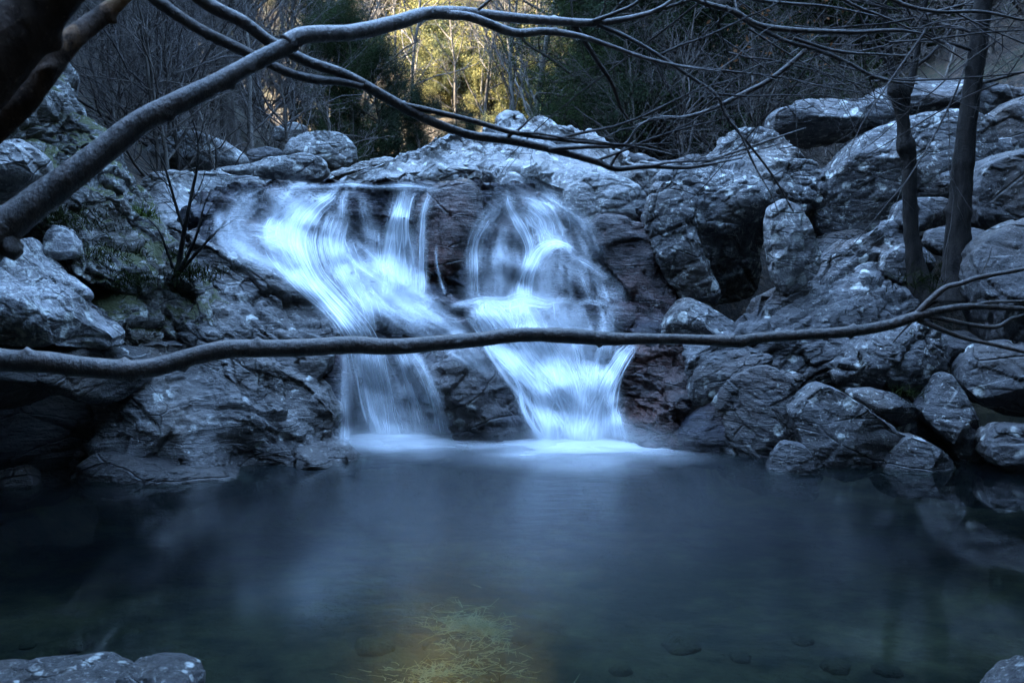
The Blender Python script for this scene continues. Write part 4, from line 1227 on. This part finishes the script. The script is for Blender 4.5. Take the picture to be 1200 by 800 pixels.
child_limb(t, "trunk", [[(-360, 760, 2.9, 80.1), (-330, 620, 2.9, 76.3), (-280, 500, 2.9, 69.6), (-200, 400, 2.9, 63.5), (-100, 330, 2.92, 56.0), (-20, 288, 2.95, 49.1), (8, 262, 2.97, 42.3)]], 'bark_smooth', 1)
child_limb(t, "limb", [[(-30, 290, 2.95, 43.8), (10, 262, 2.97, 41.6), (50, 232, 3.0, 37.1), (90, 202, 3.03, 33.3), (130, 170, 3.07, 30.2), (165, 143, 3.1, 28.0), (205, 122, 3.13, 25.7), (250, 100, 3.18, 23.4), (295, 75, 3.24, 21.2), (345, 50, 3.3, 19.6)],
                       [(-5, 262, 2.97, 34.7), (12, 290, 2.95, 24.2), (22, 300, 2.95, 14.4)]], 'bark_smooth', 3, 22, .05, 5)
child_limb(t, "limb", [[(335, 52, 3.29, 22.0), (352, 43, 3.32, 20.4), (372, 40, 3.36, 18.9), (415, 38, 3.45, 18.2), (460, 28, 3.55, 16.7), (497, 17, 3.65, 15.1), (540, 15, 3.75, 12.9), (600, 21, 3.85, 11.3), (650, 25, 3.95, 9.8), (698, 27, 4.0, 8.3), (735, 22, 4.0, 6.8), (765, 14, 4.0, 5.3), (785, 2, 4.0, 3.8), (800, -15, 4.0, 3.1)],
                       [(515, 17, 3.7, 11.3), (550, 20, 3.72, 10.6), (580, 31, 3.75, 10.6), (605, 39, 3.78, 9.8), (640, 37, 3.82, 8.3), (680, 43, 3.86, 6.8), (715, 54, 3.9, 5.3), (755, 68, 3.94, 4.5), (800, 78, 3.98, 3.1), (845, 84, 4.0, 1.5)]], 'bark_pale', 9, 18, .06, 6)
child_limb(t, "branch", [[(700, 29, 4.0, 6.0), (735, 44, 4.0, 5.3), (770, 64, 4.0, 4.5), (812, 92, 4.0, 3.8), (840, 112, 4.0, 3.8), (852, 138, 4.0, 3.4), (880, 172, 4.0, 3.1), (905, 205, 4.0, 2.6), (930, 248, 4.0, 1.9)],
                         [(856, 142, 4.0, 2.2), (868, 158, 3.98, 2.6), (885, 195, 3.95, 2.2), (905, 230, 3.9, 1.5), (912, 250, 3.9, 0.7)],
                         [(672, 28, 4.0, 6.8), (685, 48, 4.02, 6.0), (703, 76, 4.05, 5.3), (718, 100, 4.08, 4.5), (728, 128, 4.1, 3.8), (742, 146, 4.12, 2.2)],
                         [(690, 27, 4.0, 5.3), (720, 16, 3.95, 4.5), (745, 4, 3.9, 3.8), (760, -15, 3.9, 3.1)],
                         [(700, 26, 4.0, 3.1), (708, 8, 4.0, 2.2), (712, -15, 4.0, 2.2)],
                         [(560, 12, 3.7, 3.1), (572, 2, 3.7, 3.8), (590, -14, 3.7, 3.1)],
                         [(672, 28, 4.0, 2.2), (670, 10, 4.0, 2.2), (668, -12, 4.0, 2.2)]], 'bark_smooth', 15, 10, .06)
# fine twigs along the far ends of that limb
g = np.random.default_rng(21)


def twig_spray(starts, dirs, lengths, radii, seed, per=(5, 4), jit=.16, up=.02):
    g_ = np.random.default_rng(seed)
    P, Rr = grow(np.array(starts, float), np.array(dirs, float), np.array(lengths, float), np.array(radii, float), 8, g_, jit * .6, up, .3)
    out = [polytubes(P, Rr, 5)]
    L = np.array(lengths, float)
    for p in per:
        s, d, L, rr = sprout(P, Rr, L, p, g_, .15, .75, .5, .6)
        P, Rr = grow(s, d, L, np.maximum(rr, .0012), 6, g_, jit, up, .4)
        out.append(polytubes(P, Rr, 3))
    off = 0; Vv, Ff = [], []
    for v, f in out:
        Vv.append(v); Ff.append(f + off); off += len(v)
    return np.concatenate(Vv), np.concatenate(Ff), P


S = [W(740, 22, 4.0), W(800, 78, 4.0), W(770, 66, 4.0), W(705, 30, 4.0), W(840, 110, 4.0)]
V, fc, _ = twig_spray(S, [(1, .2, .25), (1, 0, -.12), (.8, .1, .3), (.7, 0, .6), (.8, .1, -.1)], [.9, .8, .7, .5, .6], [.008, .006, .006, .006, .005], 31)
o = add_obj("twigs", mesh_np("twigs", V, fc, M['twig']), t); o.location = -t.location

t = empty("leaning_tree", tuple(W(120, -60, 3.2)))
tag(t, "tree whose two thin parallel limbs slant down from top left to right", "tree")
child_limb(t, "limb", [[(130, -50, 3.3, 15), (180, -3, 3.35, 14), (230, 32, 3.4, 13), (290, 62, 3.47, 12), (335, 84, 3.52, 11), (368, 93, 3.56, 11), (400, 96, 3.6, 9), (425, 102, 3.63, 8)]], 'bark_smooth', 23, 16, .06, 8)
child_limb(t, "limb", [[(180, -50, 3.4, 17), (238, 1, 3.45, 16), (285, 26, 3.5, 15), (318, 50, 3.54, 14), (360, 72, 3.58, 13), (405, 88, 3.62, 12), (450, 113, 3.68, 12), (500, 140, 3.75, 11), (550, 158, 3.82, 10), (600, 165, 3.9, 10), (650, 176, 3.97, 9), (700, 190, 4.03, 8), (722, 198, 4.05, 7), (760, 195, 4.1, 6), (810, 196, 4.15, 4), (870, 185, 4.2, 2)]], 'bark_smooth', 24, 16, .06, 10)
child_limb(t, "branch", [[(470, 122, 3.7, 6), (505, 130, 3.75, 7), (555, 142, 3.8, 6), (600, 155, 3.85, 6), (650, 163, 3.9, 5), (700, 168, 3.95, 4), (745, 172, 4.0, 3), (790, 182, 4.0, 2)],
                         [(640, 175, 3.95, 5), (690, 172, 3.98, 5), (730, 170, 4.0, 3), (745, 152, 4.0, 2.5), (760, 140, 4.0, 1.5)],
                         [(595, 160, 3.88, 4), (610, 150, 3.88, 3), (622, 138, 3.88, 2)],
                         [(715, 195, 4.04, 4), (725, 180, 4.04, 3), (745, 165, 4.04, 2)]], 'bark_smooth', 26, 8, .06)
S = [W(700, 188, 4.03), W(650, 163, 3.9), W(740, 172, 4.0), W(600, 155, 3.85), W(760, 195, 4.1)]
V, fc, _ = twig_spray(S, [(1, .1, .3), (1, .1, .1), (1, 0, .2), (1, .2, .0), (1, 0, .15)], [.7, .8, .6, .7, .6], [.006, .006, .005, .005, .005], 33)
o = add_obj("twigs", mesh_np("twigs", V, fc, M['twig']), t); o.location = -t.location

t = empty("leaning_tree", tuple(W(-220, 300, 2.5)))
tag(t, "thick dark trunk crossing the top left corner", "tree")
child_limb(t, "trunk", [[(-260, 420, 2.5, 110), (-160, 260, 2.5, 96), (-60, 130, 2.5, 84), (0, 62, 2.5, 76), (45, 8, 2.5, 70), (100, -60, 2.5, 64)]], 'bark_brown', 41, 22, .07, 6)
t = empty("leaning_tree", tuple(W(-200, 330, 2.7)))
tag(t, "brown peeling limb with an orange scar at top left", "tree")
child_limb(t, "limb", [[(-200, 330, 2.7, 52), (-80, 210, 2.7, 44), (0, 138, 2.7, 38), (30, 112, 2.7, 34), (52, 85, 2.7, 32), (66, 62, 2.72, 34), (88, 42, 2.74, 28), (115, 22, 2.78, 22), (150, -8, 2.8, 17), (190, -50, 2.8, 15)],
                       [(58, 70, 2.7, 16), (52, 52, 2.7, 12), (48, 40, 2.7, 6)]], 'bark_scar', 43, 20, .10, 6)

# --- the low branch spanning the pool
t = empty("fallen_branch", tuple(W(-330, 470, 3.9)))
tag(t, "long bare branch spanning the whole pool at mid height", "branch")
child_limb(t, "limb", [[(-420, 560, 3.9, 40.3), (-300, 470, 3.9, 37.0), (-150, 415, 3.95, 31.9), (-60, 410, 4.0, 28.6), (0, 421, 4.0, 26.9), (50, 424, 4.0, 26.0), (100, 430, 4.0, 25.2), (150, 433, 4.02, 24.4), (185, 429, 4.05, 24.4), (225, 418, 4.08, 22.7), (265, 409, 4.1, 22.7), (310, 408, 4.12, 21.0), (360, 407, 4.15, 20.2), (410, 404, 4.18, 20.2), (460, 406, 4.2, 19.3), (510, 402, 4.23, 18.5), (560, 398, 4.26, 17.6), (590, 394, 4.28, 17.6),
                        (625, 392, 4.3, 17.6), (670, 394, 4.34, 16.8), (720, 397, 4.38, 15.1), (780, 397, 4.42, 13.4), (840, 399, 4.46, 13.4), (868, 400, 4.5, 16.0), (885, 396, 4.52, 12.6), (930, 393, 4.56, 12.6), (990, 389, 4.6, 12.6), (1040, 381, 4.65, 11.8), (1075, 370, 4.7, 11.8), (1090, 367, 4.7, 10.9)]], 'bark_smooth', 51, 22, .06, 26)
child_limb(t, "branch", [[(1070, 372, 4.7, 7.6), (1090, 352, 4.7, 7.6), (1108, 337, 4.7, 6.7), (1127, 332, 4.7, 5.9), (1148, 325, 4.7, 5.9), (1200, 315, 4.7, 5.0), (1260, 300, 4.7, 4.2)],
                         [(1080, 369, 4.7, 10.1), (1105, 363, 4.7, 8.4), (1140, 359, 4.7, 7.6), (1200, 362, 4.7, 6.7), (1260, 365, 4.7, 5.9)],
                         [(1085, 370, 4.7, 6.7), (1110, 375, 4.7, 5.9), (1140, 381, 4.7, 5.0), (1168, 383, 4.7, 5.0), (1185, 374, 4.7, 4.2), (1205, 368, 4.7, 4.2), (1250, 352, 4.7, 3.4)],
                         [(1076, 375, 4.7, 6.7), (1098, 384, 4.7, 5.9), (1130, 396, 4.7, 5.0), (1170, 405, 4.7, 5.0), (1210, 415, 4.7, 4.2), (1260, 430, 4.7, 3.4)],
                         [(1140, 358, 4.7, 3.4), (1160, 354, 4.7, 3.4), (1205, 353, 4.7, 3.4), (1250, 350, 4.7, 2.5)],
                         [(1148, 325, 4.7, 1.7), (1158, 305, 4.7, 1.3), (1163, 288, 4.7, 0.8)],
                         [(1068, 378, 4.7, 2.5), (1056, 390, 4.7, 2.1), (1046, 402, 4.7, 1.3)]], 'bark_smooth', 53, 12, .06, 2)

# --- tree out of frame on the upper right whose twigs hang into the picture
t = empty("overhanging_tree", tuple(W(1500, 300, 5.5)))
tag(t, "tree reaching a mesh of thin bluish twigs in from the top right", "tree")
child_limb(t, "limb", [[(1500, 700, 5.5, 90), (1500, 300, 5.5, 80), (1420, 100, 5.5, 70), (1330, 0, 5.4, 50), (1220, -60, 5.3, 36), (1100, -80, 5.2, 26), (960, -60, 5.1, 20), (880, -30, 5.0, 14)]], 'bark_dark', 61, 14)
child_limb(t, "branch", [[(780, -20, 4.9, 6), (820, 2, 4.9, 7), (860, 14, 4.9, 7), (890, 30, 4.9, 7), (940, 36, 4.9, 6), (1000, 38, 4.9, 5), (1050, 36, 4.9, 4), (1086, 40, 4.9, 2)],
                         [(850, 8, 4.9, 5), (880, 28, 4.9, 6), (920, 48, 4.9, 5), (955, 58, 4.9, 5), (990, 72, 4.9, 4), (1020, 88, 4.9, 4), (1048, 96, 4.9, 3), (1075, 98, 4.9, 2)],
                         [(945, 58, 4.9, 6), (930, 72, 4.9, 6), (900, 95, 4.9, 6), (865, 113, 4.9, 6), (830, 130, 4.9, 5), (800, 138, 4.9, 5), (772, 138, 4.9, 4), (745, 148, 4.9, 3)],
                         [(778, 140, 4.9, 3), (765, 130, 4.9, 2), (758, 120, 4.9, 1.5)],
                         [(930, 45, 4.9, 4), (980, 60, 4.9, 4), (1030, 64, 4.9, 3), (1070, 66, 4.9, 2)],
                         [(1030, -10, 5.0, 5), (1060, 6, 5.0, 5), (1100, 14, 5.0, 4), (1150, 14, 5.0, 4), (1200, 24, 5.0, 3)],
                         [(960, -20, 5.0, 4), (1000, 6, 5.0, 4), (1040, 22, 5.0, 3), (1090, 46, 5.0, 2), (1130, 70, 5.0, 2)],
                         [(840, -10, 4.9, 4), (900, 2, 4.9, 4), (970, 8, 4.9, 3), (1030, 20, 4.9, 2)],
                         [(880, -35, 5.0, 8), (850, -20, 4.95, 7), (800, -18, 4.9, 6)],
                         [(750, 190, 4.6, 2), (800, 196, 4.6, 3), (850, 182, 4.6, 3), (900, 165, 4.6, 3), (945, 150, 4.6, 2)]], 'bark_smooth', 63, 9, .06)
S, Dd, Ll, Rd = [], [], [], []
g = np.random.default_rng(77)
for i in range(34):
    px_ = g.uniform(820, 1220); py_ = g.uniform(-40, 50) if i % 3 else g.uniform(20, 110)
    S.append(W(px_, py_, g.uniform(4.8, 6.5))); Dd.append((g.uniform(-.6, 1.0), g.uniform(-.3, .4), g.uniform(-.45, .15)))
    Ll.append(g.uniform(.7, 1.5)); Rd.append(.006)
V, fc, _ = twig_spray(S, Dd, Ll, Rd, 35, per=(5, 3), jit=.14, up=-.01)
o = add_obj("twigs", mesh_np("twigs", V, fc, M['twig']), t); o.location = -t.location
V, fc = leaves_on(np.stack([W(g.uniform(850, 1000, 60), g.uniform(0, 80, 60), g.uniform(6, 7, 60))] * 2, 1), 2, .018, g, .05)
o = add_obj("leaves", mesh_np("leaves", V, fc, M['dead_leaf']), t); o.location = -t.location

add_reflection_twigs(552, 735, .20, .24, 900, "mat of pale yellow twigs under the water standing in for reflected sunlit foliage", 4)
add_reflection_twigs(515, 790, .32, .12, 320, "lower fringe of yellow twigs standing in for reflected sunlit foliage", 5)

# --- the two trunks standing in the right bank boulders
t = empty("bank_tree", tuple(W(1078, 332, 8.9)))
tag(t, "thin knobbly trunk, the left one of two on the right bank", "tree")
child_limb(t, "trunk", [[(1088, 352, 8.9, 52.8), (1078, 332, 8.9, 33.4), (1073, 305, 8.9, 22.9), (1068, 270, 8.9, 17.6), (1066, 220, 8.9, 16.7), (1065, 190, 8.9, 16.7), (1062, 172, 8.9, 22.0), (1060, 158, 8.9, 15.8), (1058, 135, 8.9, 15.0), (1056, 116, 8.9, 21.1), (1052, 104, 8.9, 22.9), (1047, 90, 8.9, 10.6), (1042, 60, 8.9, 7.9), (1036, 10, 8.9, 7.0), (1030, -60, 8.9, 5.3)],
                        [(1056, 114, 8.9, 15.8), (1066, 100, 8.9, 9.7), (1075, 60, 8.9, 6.2), (1085, 0, 8.9, 5.3), (1090, -60, 8.9, 3.5)]], 'bark_dark', 71, 16, .12, 5)
P0 = [W(1045, 80, 8.9), W(1036, 10, 8.9), W(1070, 80, 8.9), W(1080, 20, 8.9)]
V, fc, _ = twig_spray(P0, [(-.6, -.2, .7), (-.6, .3, .4), (.8, 0, .6), (.7, -.3, .3)], [1.2, 1.1, 1.2, 1.0], [.018] * 4, 72, per=(7, 5), jit=.18)
o = add_obj("twigs", mesh_np("twigs", V, fc, M['twig']), t); o.location = -t.location
t = empty("bank_tree", tuple(W(1122, 330, 8.6)))
tag(t, "thicker dark trunk, the right one of two on the right bank", "tree")
child_limb(t, "trunk", [[(1120, 352, 8.6, 61.6), (1121, 325, 8.6, 38.7), (1122, 290, 8.6, 29.9), (1125, 240, 8.6, 25.5), (1129, 190, 8.6, 23.8), (1133, 150, 8.6, 22.9), (1139, 110, 8.6, 22.0), (1143, 80, 8.6, 21.1), (1150, 20, 8.6, 19.4), (1160, -80, 8.6, 16.7), (1170, -200, 8.6, 12.3)]], 'bark_dark', 73, 16, .09, 5)
P0 = [W(1143, 60, 8.6), W(1150, 0, 8.6), W(1140, 100, 8.6), W(1155, -40, 8.6), W(1146, 40, 8.6)]
V, fc, _ = twig_spray(P0, [(-.9, -.3, .1), (.8, .2, .1), (.8, -.2, .2), (-.9, 0, .0), (-.8, .3, .3)], [1.4, 1.2, .9, 1.5, 1.2], [.018] * 5, 74, per=(8, 5), jit=.18)
o = add_obj("twigs", mesh_np("twigs", V, fc, M['twig']), t); o.location = -t.location

# --- bare bush on the left bank
t = empty("bare_bush", tuple(W(207, 322, 8.0)))
tag(t, "leafless dark bush rising from the left bank beside the stream", "bush")
child_limb(t, "stem", [[(206, 325, 8.0, 7), (211, 300, 8.0, 6), (215, 275, 7.95, 5.5), (220, 250, 7.9, 4.5), (226, 220, 7.9, 3.5), (232, 190, 7.85, 2.6), (231, 160, 7.85, 1.8), (225, 140, 7.8, 1)],
                       [(216, 268, 7.95, 4), (206, 240, 7.95, 3.5), (198, 212, 7.9, 3), (190, 188, 7.9, 2), (178, 170, 7.9, 1.2)],
                       [(210, 318, 8.0, 5), (222, 295, 7.95, 4), (232, 270, 7.9, 3), (238, 245, 7.9, 2), (246, 225, 7.9, 1.2)],
                       [(208, 322, 8.0, 5), (222, 306, 8.0, 4), (238, 288, 7.9, 3), (248, 275, 7.9, 1.5)],
                       [(204, 318, 8.0, 4), (196, 295, 7.95, 3), (186, 270, 7.9, 2), (172, 255, 7.9, 1.2)]], 'bark_dark', 81, 8, .08)
S = [W(215, 270, 7.95), W(222, 240, 7.9), W(230, 205, 7.85), W(200, 220, 7.9), W(232, 265, 7.9), W(225, 300, 7.95), W(210, 300, 8), W(228, 175, 7.85), W(240, 285, 7.9)]
V, fc, _ = twig_spray(S, [(-.6, 0, 1), (.7, 0, .9), (-.6, -.2, 1), (-.7, 0, .8), (.6, .2, .9), (.8, -.2, .6), (-.8, .2, .7), (.6, 0, .8), (.6, 0, .6)], [.55, .5, .45, .4, .4, .4, .4, .3, .3], [.006] * 9, 82, per=(5, 3), jit=.14, up=.02)
o = add_obj("twigs", mesh_np("twigs", V, fc, M['bark_dark']), t); o.location = -t.location


# --- tufts and ferns on the left bank
def tuft(px_, py_, D, n, h, mat, label, name, cat, spread=.12, seed=0):
    g_ = np.random.default_rng(seed)
    c = W(px_, py_, D)
    b = np.stack([g_.normal(0, spread, n), g_.normal(0, spread * .6, n), g_.normal(0, spread * .6, n) * .5], -1)
    d = np.stack([g_.normal(0, .5, n), g_.normal(-.3, .4, n), np.abs(g_.normal(.8, .3, n))], -1)
    P, Rr = grow(b, d, h * g_.uniform(.5, 1.2, n), np.full(n, .004), 5, g_, .1, -.12, .2)
    V, fc = polytubes(P, Rr, 3)
    o = add_obj(name, mesh_np(name, V, fc, M[mat]), loc=tuple(c))
    return tag(o, label, cat, kind='stuff')


tuft(168, 258, 8.35, 150, .16, 'fern', "bright green fern tuft near the bare bush", "fern", "fern", .05, 1)
tuft(95, 262, 7.5, 160, .06, 'grass', "dark green grass tuft above the small smooth boulder", "grass_tuft", "grass", .14, 2)
tuft(115, 300, 7.5, 260, .07, 'grass', "mossy grass clump right of the small smooth boulder", "grass_tuft", "grass", .16, 3)
tuft(150, 330, 7.6, 260, .07, 'grass', "grass strip trailing down the left outcrop", "grass_tuft", "grass", .14, 4)
tuft(228, 322, 8.0, 300, .08, 'grass', "olive grass mound at the foot of the bare bush", "grass_tuft", "grass", .12, 5)
tuft(60, 255, 7.5, 160, .06, 'grass', "grass fringe under the thick leaning limb", "grass_tuft", "grass", .15, 6)
tuft(200, 300, 8.1, 220, .07, 'grass', "moss fringe left of the bare bush stem", "grass_tuft", "grass", .10, 7)
tuft(1105, 330, 8.7, 300, .12, 'grass', "sparse grass between the feet of the two trunks", "grass_tuft", "grass", .2, 8)
tuft(1062, 462, 7.75, 60, .10, 'grass', "few thin grass blades growing from the right block joint", "grass_tuft", "grass", .06, 9)

# ------------------------------------------------------------------ woodland
def proto_bare(seed, h, r, mats=('bark_wood', 'twig_pale'), **kw):
    tr, cr, fin = tree_parts(seed, h, r, **kw)
    e = empty("bare_tree")
    add_obj("trunk", mesh_np("trunk", tr[0], tr[1], M[mats[0]]), e)
    add_obj("crown", mesh_np("crown", cr[0], cr[1], M[mats[1]]), e)
    return e


def proto_leafy(seed, h, r, leaf, per=6, size=.05, spread=.10, name="evergreen_tree", aspect=.35, **kw):
    tr, cr, fin = tree_parts(seed, h, r, **kw)
    g_ = np.random.default_rng(seed + 100)
    lv, lf = leaves_on(fin, per, size, g_, spread, aspect)
    e = empty(name)
    add_obj("trunk", mesh_np("trunk", tr[0], tr[1], M['bark_wood']), e)
    c = add_obj("crown", mesh_np("crown", lv, lf, M[leaf], smooth=False), e)
    add_obj("branch", mesh_np("branch", cr[0], cr[1], M['bark_wood']), c)
    return e


def copy_tree(proto):
    root = proto.copy(); COL.objects.link(root)
    for ch in proto.children:
        c = ch.copy(); COL.objects.link(c); c.parent = root
        for gch in ch.children:
            d = gch.copy(); COL.objects.link(d); d.parent = c
    return root


class Maker:
    def __init__(s, protos): s.p = protos; s.used = [False] * len(protos)

    def put(s, k, x, y, sc, rz, label, cat, group, dz=0, lean=(0, 0)):
        p = s.p[k % len(s.p)]
        if s.used[k % len(s.p)]: o = copy_tree(p)
        else: o = p; s.used[k % len(s.p)] = True
        o.location = (x, y, float(terr(x, y)) - .1 + dz)
        o.rotation_euler = (lean[0], lean[1], rz); o.scale = (sc, sc, sc)
        tag(o, label, cat, group)
        return o


bare = Maker([proto_bare(201, 8, .085, levels=((16, .9, .32), (6, .85, .5), (5, .8, .5)), tmin=.12, rmin=.006),
              proto_bare(202, 9, .11, levels=((14, .8, .35), (6, .9, .5), (5, .8, .5)), tmin=.2, rmin=.006),
              proto_bare(203, 7, .06, mats=('bark_grey', 'twig_pale'), levels=((18, .8, .34), (5, .9, .5), (5, .8, .5)), tmin=.1, rmin=.005),
              proto_bare(204, 7, .07, mats=('bark_grey', 'twig'), levels=((18, .7, .34), (6, .9, .5), (5, .8, .5)), tmin=.05, rmin=.005)])
thick = Maker([proto_bare(211, 2.6, .03, mats=('bark_wood', 'twig'), levels=((22, 1.0, .6), (6, .9, .5), (4, .8, .5)), tmin=.02, jit=.16, rmin=.003),
               proto_bare(212, 2.2, .03, mats=('bark_grey', 'twig_pale'), levels=((20, 1.1, .6), (6, .9, .5), (4, .8, .5)), tmin=.02, jit=.18, rmin=.003)])
ever = Maker([proto_leafy(221, 6.5, .12, 'ever', 16, .032, .14, aspect=.22, levels=((38, 1.0, .33), (6, .8, .5), (5, .8, .5)), tmin=.04, jit=.14),
              proto_leafy(222, 5.0, .10, 'ever_blue', 16, .032, .14, aspect=.22, levels=((34, 1.1, .40), (6, .8, .5), (5, .8, .5)), tmin=.02, jit=.14)])
yel = Maker([proto_leafy(231, 9, .14, 'yellow', 16, .042, .22, "yellowing_tree", .6, levels=((30, .9, .35), (6, .8, .5), (4, .8, .5)), tmin=.06),
             proto_leafy(232, 7, .12, 'yellow', 15, .040, .20, "yellowing_tree", .6, levels=((26, 1.0, .4), (6, .8, .5), (4, .8, .5)), tmin=.04)])

ylow = Maker([proto_leafy(241, 2.6, .05, 'yellow', 7, .032, .12, "yellowing_bush", .5, levels=((24, 1.1, .6), (6, .9, .5), (4, .8, .5)), tmin=.02)])


def XY(px_, D): return (px_ - 600) / F * D


# evergreens that frame the gap
for i, (px_, D, k, sc, lab) in enumerate([
        (500, 17, 1, .36, "dark low evergreen left of the sunlit gap"),
        (458, 17.5, 1, .50, "second dark low evergreen just left of the sunlit gap"),
        (418, 17, 0, .46, "dark evergreen behind the round upstream boulder"),
        (540, 18, 1, .28, "lowest evergreen at the left foot of the sunlit gap"),
        (432, 20, 1, .72, "rounded evergreen standing behind the low ones left of the gap"),
        (728, 18, 0, .9, "tall dark evergreen forming the right side of the gap"),
        (770, 17, 1, .8, "dense evergreen behind the forked twigs, right of the gap"),
        (712, 20, 1, .85, "dark evergreen in front of the two small light spots"),
        (820, 17, 1, .9, "dark evergreen behind the lichened boulder on the right"),
        (890, 18, 0, .9, "shadowy evergreen above the flat topped slab"),
        (1175, 21, 0, 1.1, "evergreen high on the right slope behind the angular dark boulder"),
        (1255, 20, 1, 1.2, "evergreen at the very top right corner"),
        (960, 19, 1, 1.0, "evergreen deep in shade above the right boulder pile"),
        (1040, 18, 0, .9, "evergreen behind the thin knobbly trunk"),
        (1130, 18, 1, 1.0, "evergreen behind the thick dark trunk"),
        (1220, 17, 0, 1.0, "evergreen at the right edge of the picture")]):
    ever.put(k, XY(px_, D), D, sc, i * 1.7, lab, "tree", "evergreens at the edge of the wood")
# bare trees, left wood
g = np.random.default_rng(91)
left_specs = [(160, 14, 2, .75, "slender pale bare tree standing left behind the thick limb"), (110, 15, 2, .7, "thin pale bare tree with a side branch at far left"),
              (275, 16, 1, 1.0, "thicker grey bare trunk behind the rounded pale boulder"), (300, 15.5, 3, .6, "slim leaning bare tree right of the thicker grey trunk")]
for px_, D, k, sc, lab in left_specs:
    bare.put(k, XY(px_, D), D, sc, g.uniform(0, 6), lab, "tree", "bare trees in the left wood")
for i in range(34):
    px_ = g.uniform(-60, 430); D = g.uniform(16, 30)
    bare.put(int(g.integers(0, 4)), XY(px_, D), D, g.uniform(.6, 1.05), g.uniform(0, 6), "bare grey tree deep in the dark left wood", "tree", "bare trees deep in the left wood")
for i in range(60):
    px_ = g.uniform(-60, 420); D = g.uniform(13.5, 26)
    thick.put(int(g.integers(0, 2)), XY(px_, D), D, g.uniform(.6, 1.1), g.uniform(0, 6), "leafless thicket shrub under the left wood", "shrub", "leafless shrubs under the left wood")
# right wood
for i in range(30):
    px_ = g.uniform(720, 1280); D = g.uniform(20, 32)
    bare.put(int(g.integers(0, 4)), XY(px_, D), D, g.uniform(.7, 1.1), g.uniform(0, 6), "bare tree in the dim wood above the right bank", "tree", "bare trees in the right wood")
for i in range(26):
    px_ = g.uniform(720, 1260); D = g.uniform(13.0, 18)
    thick.put(int(g.integers(0, 2)), XY(px_, D), D, g.uniform(.6, 1.2), g.uniform(0, 6), "leafless shrub above the right boulders", "shrub", "leafless shrubs above the right bank")
for i in range(26):
    px_ = g.uniform(-330, 220) if i % 2 else g.uniform(840, 1500); D = g.uniform(22, 31)
    ever.put(i, XY(px_, D), D, g.uniform(1.3, 2.3), g.uniform(0, 6), "tall evergreen closing off the wood behind", "tree", "tall evergreens at the back of the wood")
for i in range(60):
    px_ = g.uniform(-120, 260); D = g.uniform(10.8, 19)
    thick.put(i, XY(px_, D), D, g.uniform(.6, 1.1), g.uniform(0, 6), "leafless thicket shrub on the left slope", "shrub", "leafless shrubs on the left slope")
for i in range(34):
    px_ = g.uniform(500, 650); D = g.uniform(34, 43)
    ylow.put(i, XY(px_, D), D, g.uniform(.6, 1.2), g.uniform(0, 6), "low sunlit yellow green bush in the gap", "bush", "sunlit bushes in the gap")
# the sunlit gap
for px_, D, k, sc, lab in [(597, 24, 2, .9, "slender pale tree standing in the sunlit gap"), (607, 23, 2, .8, "second slender pale tree crossing the first in the gap"), (618, 28, 1, .9, "dark thin trunk at the right of the sunlit gap")]:
    bare.put(k, XY(px_, D), D, sc, g.uniform(0, 6), lab, "tree", "slender trees in the sunlit gap")
for i in range(44):
    px_ = g.uniform(390, 720); D = g.uniform(37, 60)
    if i % 3 == 0: D += 16
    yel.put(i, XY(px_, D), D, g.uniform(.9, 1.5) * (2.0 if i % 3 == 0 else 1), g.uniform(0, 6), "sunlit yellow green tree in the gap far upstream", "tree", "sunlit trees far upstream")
for i in range(26):
    px_ = g.uniform(390, 660); D = g.uniform(33, 42)
    bare.put(i, XY(px_, D), D, g.uniform(.6, 1.0), g.uniform(0, 6), "sunlit bare tree in front of the yellow trees", "tree", "sunlit bare trees far upstream")
for i in range(12):  # added to block the sky gap that the pool mirrors
    px_ = g.uniform(250, 420); D = g.uniform(44, 60)
    ever.put(i, XY(px_, D), D, g.uniform(2.4, 3.2), g.uniform(0, 6), "very tall evergreen added far back to block sky mirrored in the pool", "tree", "very tall evergreens added to block mirrored sky")
# far wooded slopes around
for i in range(60):
    px_ = g.uniform(-500, 1700); D = g.uniform(34, 75)
    if 330 < px_ < 700 or (px_ < 400 and D > 44): continue
    (ever if i % 2 else bare).put(i, XY(px_, D), D, (g.uniform(1.2, 2.0) if px_ > 700 else g.uniform(.7, 1.0)), g.uniform(0, 6), "tree on the far dark slope behind the wood", "tree", "trees on the far slope")
# unseen trees added on both banks and behind the camera to block sky light
for i, (x, y, sc) in enumerate([(-6.5, 5.5, 1.2), (-7, 1, 1.2), (6.5, 5, 1.3), (7, 1, 1.2), (7.5, 9.5, 1.2), (-7, 10, 1.0), (5.5, -3, 1.2), (-5.5, -3, 1.2), (0, -5, 1.3), (9, 13, 1.3), (-9, 13, 1.2), (6.0, 7.5, 1.0), (5.2, 3.5, 1.3), (-5.3, 3.4, 1.3), (7.0, 11.5, 1.2), (9, 7, 1.6), (-8, 7, 1.6), (-5.8, 8.5, .9), (9, 3, 1.7), (-9, 3, 1.7), (2.5, -4, 1.5), (-2.5, -4, 1.5), (6, -7, 1.8), (-6, -7, 1.8), (0, -9, 2.0), (11, -3, 1.8), (-11, -3, 1.8)]):
    rad = 3.1 * sc * 1.35
    if y > -2: x = math.copysign(max(abs(x), .53 * y + .9 + rad), x)
    else: y = min(y, -rad - 1.5)
    ever.put(i, x, y, sc * 1.35, i * 2.1, "unseen evergreen added around the camera to shade the pool", "tree", "unseen evergreens added to shade the banks")
